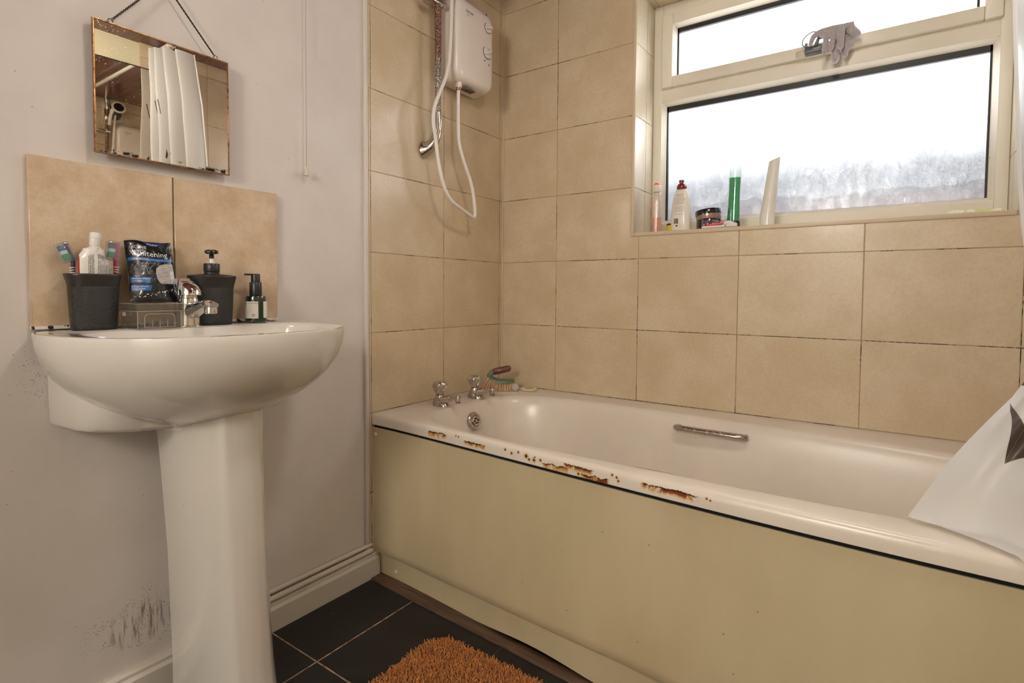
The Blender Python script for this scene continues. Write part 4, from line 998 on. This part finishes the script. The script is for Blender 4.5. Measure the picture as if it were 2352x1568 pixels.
while x < -.004:
    wd = random.choice((.0004, .0008, .0012)); vs = [lm(a, b) for a, b in ((x, .026), (x+wd, .026), (x+wd, .044), (x, .044))]; g.add(vs, [(0, 1, 2, 3)]); x += wd + random.choice((.0004, .0007))
g.build('barcode', M_dark, t)
g = G(); g.add([lm(a, b) for a, b in ((-.013, .017), (-.006, .017), (-.006, .021), (-.013, .021))], [(0, 1, 2, 3)]); g.build('tub_symbol', M_dark, t)

t = thing('cream_jar', 'squat maroon jar with askew black lid on the window sill', 'jar', (.810, .060, ZS))
c = (.812, .058, ZS)
G().lathe([(.036, 0), (.040, .003), (.0405, .010), (.0405, .034), (.0390, .036)], 48, c=c).build('jar_body', P('jar_maroon', (.030, .006, .010), .18, coat=.6), t, smooth=50)
Mj = Matrix.Translation((c[0]-.001, c[1], c[2]+.036)) @ Matrix.Rotation(math.radians(-7), 4, 'Y')
G().lathe([(.0375, -.004), (.0395, .0), (.0395, .016), (.038, .017)], 48, M=Mj).build('silver_collar', P('jar_pink_silver', (.42, .29, .27), .25, .6), t)
G().lathe([(.0402, .0145), (.0415, .0155), (.0415, .029), (.0395, .0315), (.001, .0320)], 48, M=Mj).build('lid', P('lid_black', (.010, .010, .012), .18, coat=.6), t, smooth=40)
def jm(u, v): a = -1.90+u/.041; return V((c[0]+.0410*math.cos(a), c[1]+.0410*math.sin(a), c[2]+v))
text([('TRESemme', .034, .0240, .0070)], M_wh, t, jm)
M_pk = P('print_pink', (.55, .32, .34), .6)
text([('KERATIN', .010, .0270, .0042), ('SMOOTH', .010, .0225, .0042), ('deep mask', .010, .0185, .0036), ('for frizzy hair', .010, .0150, .0030), ('V V L', .010, .0075, .0065)], M_pk, t, jm)
g = G().loft([[jm(u, v) for u in [.033+.028*i/10 for i in range(11)]] for v in (.0175, .0215)], False); g.build('gold_strip', P('print_gold', (.5, .42, .32), .35, .6), t)
g = G()
for k in range(9): g.add([jm(a, b) for a, b in ((.000, .006+.003*k), (.007, .006+.003*k), (.007, .0072+.003*k), (.000, .0072+.003*k))], [(0, 1, 2, 3)])
g.build('side_barcode', P('print_silver2', (.4, .38, .38), .5), t)

t = thing('razor', 'pink and white disposable razor lying on the sill in front of the jar', 'razor', (.85, .02, ZS))
g = G().tube([(.818, .004, ZS+.010), (.835, .006, ZS+.011), (.862, .010, ZS+.0145), (.883, .013, ZS+.0175)], [.0045, .0052, .0052, .0045], 12, flat=.8); g.build('handle', P('razor_pink', (.72, .10, .15), .35), t)
g = G().rbox(.878, .912, .002, .020, ZS+.0005, ZS+.014, .004); g.tube([(.872, .012, ZS+.013), (.885, .012, ZS+.016), (.900, .012, ZS+.013)], [.006, .007, .006], 10)
g.tube([(.805, .003, ZS+.004), (.84, .004, ZS+.0045), (.875, .006, ZS+.005)], .004, 8); g.build('white_head', P('razor_white', (.78, .72, .70), .4), t, smooth=60)

t = thing('shower_gel_bottle', 'tall clear bottle two thirds full of green gel standing on the sill', 'bottle', (.890, .060, ZS))
c = (.889, .062, ZS); rs = []
def gel(prof): return [[(c[0]+dx+.0205*s*math.cos(a), c[1]+.013*s*math.sin(a)*q, c[2]+z) for a in [2*PI*i/36 for i in range(36)]] for s, z, dx, q in prof]
G().loft(gel([(.98, .024, -.001, 1), (1.0, .030, -.001, 1), (.92, .08, 0, 1), (.88, .12, .001, 1), (.92, .165, .002, 1), (1.02, .205, .003, .8), (1.04, .232, .003, .6), (1.00, .236, .003, .5)]), True, True, True).build('clear_shell', clear('gel_shell', (.93, .97, .95), .10), t, smooth=50)
G().loft(gel([(.92, .026, -.001, 1), (.93, .030, -.001, .95), (.85, .08, 0, .95), (.82, .12, .001, .95), (.85, .155, .002, .93), (.86, .166, .002, .92)]), True, True, True).build('green_gel', clear('green_gel', (.05, .55, .28), .04, .75, (.0, .50, .24)), t, smooth=50)
G().loft(gel([(1.02, .0, -.002, 1), (1.06, .002, -.002, 1), (1.04, .024, -.0015, 1), (.98, .0255, -.001, 1)]), True, True, True).build('black_cap', M_black, t, smooth=50)

t = thing('white_tube', 'slim white tube with slanted top leaning right on the sill', 'tube', (.992, .060, ZS))
g = G(); rs = []
for k in range(9):
    u = k/8; z = .004 + .205*u; w_ = .0225*(1-.28*u); th = .016*(1-.55*u); dx = .020*u
    rs.append([(.992+dx-.004+w_*math.cos(a), .060+th*math.sin(a), ZS+z+(.006*math.cos(a)*u**3)) for a in [2*PI*i/30 for i in range(30)]])
rs[0] = [(.990+.022*math.cos(a), .060+.0155*math.sin(a), ZS+.0005) for a in [2*PI*i/30 for i in range(30)]]
g.loft(rs, True, True, True).build('tube_body', P('tube_white', (.72, .68, .63), .35, coat=.2), t, smooth=50)
text([('HAIR & BODY', 0, 0, .006), ], P('print_grey_blue', (.25, .28, .33), .6), t, lambda u, v: V((1.009+.0035*u/.05+.0020, .0505-v*.9, ZS+.060+u*2.0)))

t = thing('sponge_scrap', 'thin pale green and white folded sponge scrap lying at the right sill end', 'sponge', (1.48, .05, ZS))
g = G(); a_ = []
for j in range(5):
    a_.append([(1.425+.118*i/16, .030+.012*j, ZS+.001+.010*math.sin(PI*min(1, (i+.6)/3.2)/2)*(1-.12*math.sin(i*1.3)) + (0 if j in (0, 4) else .002)) for i in range(17)])
b_ = [[(x, y, ZS+.0002) for x, y, z in r] for r in a_]
g.loft(a_, False); g.loft(b_, False)
for r in (0, -1): g.loft([a_[r], b_[r]], False)
for cc in (0, -1): g.loft([[r[cc] for r in a_], [r[cc] for r in b_]], False)
m = Mat('sponge_pale'); m.set(m.mix(m.step(m.noise(m.pos(), 60, 3), .45, .55), (.80, .82, .72), (.62, .66, .30)), .8); g.build('scrap', m.m, t)

# ================================================================== GLOVES ON THE LATCH
m = Mat('glove_fabric'); n_ = m.noise(m.pos(), 420, 3); m.set(m.mix(m.step(n_, .35, .65), (.36, .31, .32), (.52, .46, .47)), .95, sheen=.6); m.bump(n_, .8, .002); M_glove = m.m
def glove(label, y, segs, cuff, loc):
    t = thing('exfoliating_glove', label, 'glove', loc, group=None)
    g = G()
    for pts, r0, r1 in segs:
        P3 = cr([(px, y+dy, pz) for px, pz, dy in pts], 6); k = len(P3); rr = []
        for i in range(k):
            u = i/(k-1); r = r0+(r1-r0)*u
            if u > .82: r *= math.sqrt(max(.05, 1-((u-.82)/.19)**2))
            rr.append(r*(1+.10*MN.noise(V((i*.9, px_seed, r0*500)))))
        g.tube(P3, rr, 12)
    ob = g.build('glove_body', M_glove, t, smooth=80)
    md = ob.modifiers.new('r', 'REMESH'); md.mode = 'VOXEL'; md.voxel_size = .0016; md.use_smooth_shade = True
    tx = bpy.data.textures.new('fuzz', 'CLOUDS'); tx.noise_scale = .004
    md = ob.modifiers.new('d', 'DISPLACE'); md.texture = tx; md.strength = .0022; md.mid_level = .5; md.texture_coords = 'GLOBAL'
    return t
px_seed = 1
YG = .101
glove('grey lilac washing glove draped in front on the window latch, thumb to the left', YG,
      [([(1.205, 1.703, .006), (1.185, 1.700, 0), (1.150, 1.701, -.002), (1.120, 1.699, .0), (1.102, 1.694, 0)], .0085, .009),
       ([(1.124, 1.697, 0), (1.104, 1.692, -.002), (1.097, 1.678, -.002), (1.092, 1.664, 0)], .0085, .0060),
       ([(1.131, 1.700, -.002), (1.136, 1.680, -.006), (1.134, 1.655, -.006), (1.131, 1.628, -.004)], .0082, .0075),
       ([(1.153, 1.700, -.004), (1.156, 1.680, -.009), (1.153, 1.657, -.010), (1.149, 1.634, -.008)], .0085, .0066),
       ([(1.171, 1.701, -.004), (1.175, 1.680, -.009), (1.174, 1.655, -.008), (1.174, 1.632, -.006)], .0105, .0090),
       ([(1.120, 1.693, 0), (1.150, 1.688, -.004), (1.185, 1.692, 0)], .0105, .0105), ([(1.128, 1.684, 0), (1.150, 1.678, -.004), (1.180, 1.684, 0)], .008, .008)], None, (1.15, YG, 1.65))
px_seed = 2
glove('grey lilac washing glove behind the other one, wide cuff hanging to the right', YG+.025,
      [([(1.150, 1.700, .0), (1.170, 1.702, .0), (1.200, 1.700, -.003)], .009, .010),
       ([(1.188, 1.700, -.010), (1.200, 1.690, -.015), (1.210, 1.676, -.015), (1.216, 1.664, -.013)], .0125, .0135),
       ([(1.155, 1.695, .002), (1.159, 1.665, 0), (1.159, 1.635, -.004), (1.158, 1.604, -.004)], .010, .0120),
       ([(1.180, 1.698, .002), (1.184, 1.670, 0), (1.184, 1.645, 0), (1.184, 1.616, 0)], .009, .0092),
       ([(1.190, 1.695, .002), (1.197, 1.675, -.001), (1.195, 1.655, 0), (1.187, 1.634, 0)], .009, .0085)], None, (1.18, YG+.025, 1.65))
t = thing('glove_hanging_cord', 'thin black cord loop hanging from the window latch left of the gloves', 'cord', (1.08, .12, 1.68))
G().tube(cr([(1.0755, .116, 1.672), (1.069, .114, 1.680), (1.072, .113, 1.694), (1.084, .113, 1.706), (1.098, .113, 1.711), (1.108, .114, 1.708)], 6), .0017, 8).build('cord_loop', M_black, t)

# ================================================================== BATH MAT
t = thing('bath_mat', 'burnt orange shaggy bath mat on the dark floor tiles', 'bath mat', (.62, -1.10, 0))
mx0, mx1, my0, my1 = .372, 1.10, -1.34, -.784
def inmat(x, y, ins=0):
    cx, cy, a, b = (mx0+mx1)/2, (my0+my1)/2, (mx1-mx0)/2-ins, (my1-my0)/2-ins
    r = .06; qx, qy = max(0, abs(x-cx)-a+r), max(0, abs(y-cy)-b+r); return math.hypot(qx, qy) < r
g = G().prism([(x, y) for x, y in [( (mx0+mx1)/2 + s*((mx1-mx0)/2-.064) + .06*math.cos(a), (my0+my1)/2 + q*((my1-my0)/2-.064) + .06*math.sin(a)) for s, q, a in [(1, 1, k*PI/12) for k in range(7)]+[(-1, 1, PI/2+k*PI/12) for k in range(7)]+[(-1, -1, PI+k*PI/12) for k in range(7)]+[(1, -1, 1.5*PI+k*PI/12) for k in range(7)]]], .006, M=Matrix.Translation((0, 0, .001)))
g.build('backing', P('mat_backing', (.20, .07, .015), .9), t, smooth=0)
random.seed(9); g = G(); cnt = 0
step_ = .0037; nx = int((mx1-mx0)/step_); ny = int((my1-my0)/step_)
for i in range(nx):
    for j in range(ny):
        x = mx0+(i+random.random())*step_; y = my0+(j+random.random())*step_
        if not inmat(x, y, .004): continue
        if x > .95 and y < -1.15: continue
        h = .009 + .004*random.random() + .003*MN.noise(V((x*30, y*30, 0))); dx, dy = random.uniform(-.007, .007), random.uniform(-.007, .007); r = random.uniform(.0011, .0017)
        a0 = random.random()*3
        o1 = [(x+r*math.cos(a0+q*2.0944), y+r*math.sin(a0+q*2.0944), .004) for q in range(3)]
        o2 = [(x+dx*.5+r*1.15*math.cos(a0+.3+q*2.0944), y+dy*.5+r*1.15*math.sin(a0+.3+q*2.0944), (.004+h*.6)) for q in range(3)]
        o3 = [(x+dx+r*.6*math.cos(a0+.6+q*2.0944), y+dy+r*.6*math.sin(a0+.6+q*2.0944), .004+h) for q in range(3)]
        g.loft([o1, o2, o3], True, False, True)
m = Mat('mat_pile'); m.set(m.mix(m.step(m.noise(m.pos(), 130, 3), .35, .65), (.40, .130, .020), (.58, .215, .038)), .85, sheen=.3)
g.build('pile', m.m, t, smooth=80)['kind'] = 'stuff'

# ================================================================== SHOWER CURTAIN
t = thing('curtain_rail', 'white curtain rail running under the ceiling above the bath, seen in the mirror', 'rail', (.85, -.60, 2.06))
G().tube([(.012, -.60, 2.065), (XR-.001, -.60, 2.065)], .0095, 16).build('rail_tube', M_hose, t)
g = G().lathe([(.026, 0), (.024, .008), (.014, .012)], 24, M=frame((.0005, -.60, 2.065), (0, 1, 0), (0, 0, 1))); g.build('wall_socket', M_hose, t)
g = G().lathe([(.026, 0), (.024, .008), (.014, .012)], 24, M=frame((XR-.0005, -.60, 2.065), (0, -1, 0), (0, 0, 1))); g.build('wall_socket', M_hose, t)
for i in range(7):
    x = 1.50 + i*.024; rg = [(x, -.60+.0135*math.cos(a), 2.0605+.0135*math.sin(a)) for a in [2*PI*q/24 for q in range(25)]]
    G().tube(rg, .0016, 8).build('hook_ring', M_hose, t)
t = thing('shower_curtain', 'white plastic shower curtain with brown leaf print bunched at the right end of the bath', 'curtain', (1.58, -.60, .5))
# left outline (from top), then the surface runs towards the right wall in pleats
OL = [(2.041, 1.500, -.510), (1.80, 1.490, -.480), (1.55, 1.486, -.465), (1.446, 1.484, -.46), (1.326, 1.490, -.46), (1.208, 1.498, -.45), (1.113, 1.505, -.44), (1.031, 1.512, -.44), (.957, 1.520, -.45), (.885, 1.533, -.46), (.807, 1.533, -.48), (.754, 1.523, -.50), (.721, 1.503, -.52), (.684, 1.472, -.55), (.640, 1.438, -.58), (.600, 1.407, -.62), (.556, 1.379, -.66), (.530, 1.360, -.692)]
zz_ = [o_[0] for o_ in OL][::-1]; xx_ = [o_[1] for o_ in OL][::-1]; yy_ = [o_[2] for o_ in OL][::-1]
NU, NV = 150, 150; g = G(); rows = []
for j in range(NV+1):
    v = j/NV; z = 2.041 + (.530-2.041)*v
    x0, y0 = lerp(z, zz_, xx_), lerp(z, zz_, yy_)
    low = max(0, min(1, (.95-z)/.42)); low = low*low*(3-2*low)
    row = []
    for i in range(NU+1):
        u = i/NU
        # upper: bunched pleats around the rail; lower: flares over the bath end and lies on the front rim
        am = .045*min(1, u*6)*(1-.25*u)
        xu = x0 + (1.628-x0)*u + .012*math.sin(u*2*PI*4.2+.6); yu = y0 + (-.640-y0)*u + am*math.sin(u*2*PI*4.2) - .10*math.sin(PI*u)*.35
        xl = x0 + (1.680-x0)*u; yl = y0 + (-.772-y0)*min(1, u*1.15)**.9 + .022*math.sin(u*2*PI*2.2+1.0+z*5)*min(1, u*5)*(1-.2*u)*min(1, (z-.52)/.10)
        zl = z - .0
        x = xu + (xl-xu)*low; y = yu + (yl-yu)*low
        y += .006*MN.noise(V((u*5, z*5, 3)))*min(1, u*8); x += .004*MN.noise(V((u*7, z*4, 8)))*min(1, u*8)
        # crumple near the rim
        cr1 = math.exp(-((u-.33)/.10)**2-((z-.60)/.045)**2); y -= .020*cr1
        row.append((min(x, 1.690 if z < 1.42 else 1.642), y, max(z, .528)))
    rows.append(row)
# trailing part lying on the rim and just over its outer edge
base_ = rows[-1]
for k in range(1, 9):
    q = k/8; row = []
    for i, (x, y, z) in enumerate(base_):
        u = i/NU; L_ = .006 + .075*max(0, min(1, (u-.12)/.5)); yy = y - L_*q
        yf = yfront(min(x, 1.69)); over = max(0, yf - .004 - yy)
        row.append((x, max(yy, yf-.0075), .5275 - over*.9 + .002*math.sin(u*22)*(1-q) + (0 if over else .001)))
    rows.append(row)
g.loft(rows, False)
m = Mat('curtain_plastic'); p = m.pos(); x, y, z = m.sep(p)[:3]
def tri(pts):                               # printed triangle in the x-z plane (seam of the leaf pattern)
    r = None
    for (ax, az), (bx, bz) in zip(pts, pts[1:]+pts[:1]):
        d_ = m.M('SUBTRACT', m.M('MULTIPLY', m.M('SUBTRACT', x, ax), bz-az), m.M('MULTIPLY', m.M('SUBTRACT', z, az), bx-ax))
        s_ = m.step(d_, -.00003, .00003); r = s_ if r is None else m.M('MULTIPLY', r, s_)
    return r
def tri2(pts, a, b):
    r = None
    for (ax, az), (bx, bz) in zip(pts, pts[1:]+pts[:1]):
        d_ = m.M('SUBTRACT', m.M('MULTIPLY', m.M('SUBTRACT', a, ax), bz-az), m.M('MULTIPLY', m.M('SUBTRACT', b, az), bx-ax))
        s_ = m.step(d_, -.000015, .000015); r = s_ if r is None else m.M('MULTIPLY', r, s_)
    return r
k = m.M('MAXIMUM', tri([(1.502, .712), (1.513, .684), (1.485, .626)]), tri([(1.513, .6845), (1.545, .661), (1.485, .626)]))
k = m.M('MAXIMUM', k, m.M('MULTIPLY', tri2([(1.516, .742), (1.524, .765), (1.60, .80), (1.60, .74)], x, z), m.step(z, .735, .74)))
k = m.M('MAXIMUM', k, m.M('MULTIPLY', tri2([(-.625, 1.535), (-.619, 1.575), (-.612, 1.550), (-.618, 1.528)], y, z), m.step(z, 1.2, 1.3)))
k = m.M('MAXIMUM', k, m.M('MULTIPLY', tri2([(-.654, 1.80), (-.650, 1.80), (-.639, 1.735), (-.642, 1.735)], y, z), m.step(z, 1.2, 1.3)))
m.set(m.mix(k, (.74, .72, .70), (.085, .055, .038)), .42, coat=.05)
tl = m.n.new('ShaderNodeBsdfTranslucent'); m.put(tl.inputs[0], m.mix(k, (.80, .77, .75), (.05, .03, .02)))
mx_ = m.n.new('ShaderNodeMixShader'); mx_.inputs[0].default_value = .28; m.L.new(m.b.outputs[0], mx_.inputs[1]); m.L.new(tl.outputs[0], mx_.inputs[2]); m.L.new(mx_.outputs[0], m.out.inputs[0])
g.build('curtain_sheet', m.m, t, smooth=180)
SKY, LAMP, HALL_FILL, EXPO, LX, LY = 12.0, 62.0, 34.0, 0.0, 1.2, -1.05

# ================================================================== LIGHT
w = bpy.data.worlds.new('sky'); S.world = w; w.use_nodes = True
bg = w.node_tree.nodes['Background']; bg.inputs[0].default_value = (.93, .97, 1, 1); bg.inputs[1].default_value = SKY
l = bpy.data.lights.new('window_portal', 'AREA'); l.shape = 'RECTANGLE'; l.size = WX1-WX0; l.size_y = WZ1-WZ0; l.cycles.is_portal = True
o = bpy.data.objects.new('window_portal', l); COL.objects.link(o); o.location = ((WX0+WX1)/2, .275, (WZ0+WZ1)/2); o.rotation_euler = (-PI/2, 0, 0)
t = thing('ceiling_light', 'round warm ceiling light above the middle of the room', 'light', (LX, LY, ZC))
G().lathe([(.11, 0), (.11, -.018), (.105, -.02)], 40, c=(LX, LY, ZC-.0005)).build('base', M_white, t)
m = Mat('lamp_glow'); m.set((.9, .8, .6), .4, em=(1.0, .955, .87), es=LAMP)
G().lathe([(.10, -.02), (.103, -.035), (.09, -.06), (.06, -.078), (.02, -.085), (.001, -.086)], 40, c=(LX, LY, ZC)).build('diffuser', m.m, t, smooth=80)

t = thing('hall_fill_light', 'white globe fill light, added out of view in the hallway beyond the open door', 'light', (.95, -3.05, 1.45))  # added fill lamp, never in view; brightens the lower walls
m = Mat('hall_fill_glow'); m.set((.9, .85, .75), .4, em=(1.0, .955, .87), es=HALL_FILL)
G().ball((.95, -3.05, 1.60), .22, n=32).build('globe', m.m, t, smooth=80)
G().tube([(.95, -3.05, 1.82), (.95, -3.05, 2.3)], .004, 8).build('flex', M_white, t)

# ================================================================== CAMERA
cam = bpy.data.cameras.new('camera'); co = bpy.data.objects.new('camera', cam); COL.objects.link(co); S.camera = co
yaw, pitch, roll, f = -.6131, -.0399, .0066, 1255.6
cam.sensor_fit = 'HORIZONTAL'; cam.sensor_width = 36; cam.lens = f/2352*36; cam.shift_y = -62.4/2352; cam.clip_start = .01
F = V((math.sin(yaw)*math.cos(pitch), math.cos(yaw)*math.cos(pitch), math.sin(pitch))); R0 = V((math.cos(yaw), -math.sin(yaw), 0)); U0 = R0.cross(F)
R = R0*math.cos(roll) + U0*math.sin(roll); U = -R0*math.sin(roll) + U0*math.cos(roll)
mw = Matrix((R, U, -F)).transposed().to_4x4(); mw.translation = (1.3332, -1.8253, .9015); co.matrix_world = mw
S.view_settings.view_transform = 'Standard'; S.view_settings.look = 'None'; S.view_settings.gamma = 1; S.view_settings.use_curve_mapping = False
S.view_settings.exposure = EXPO
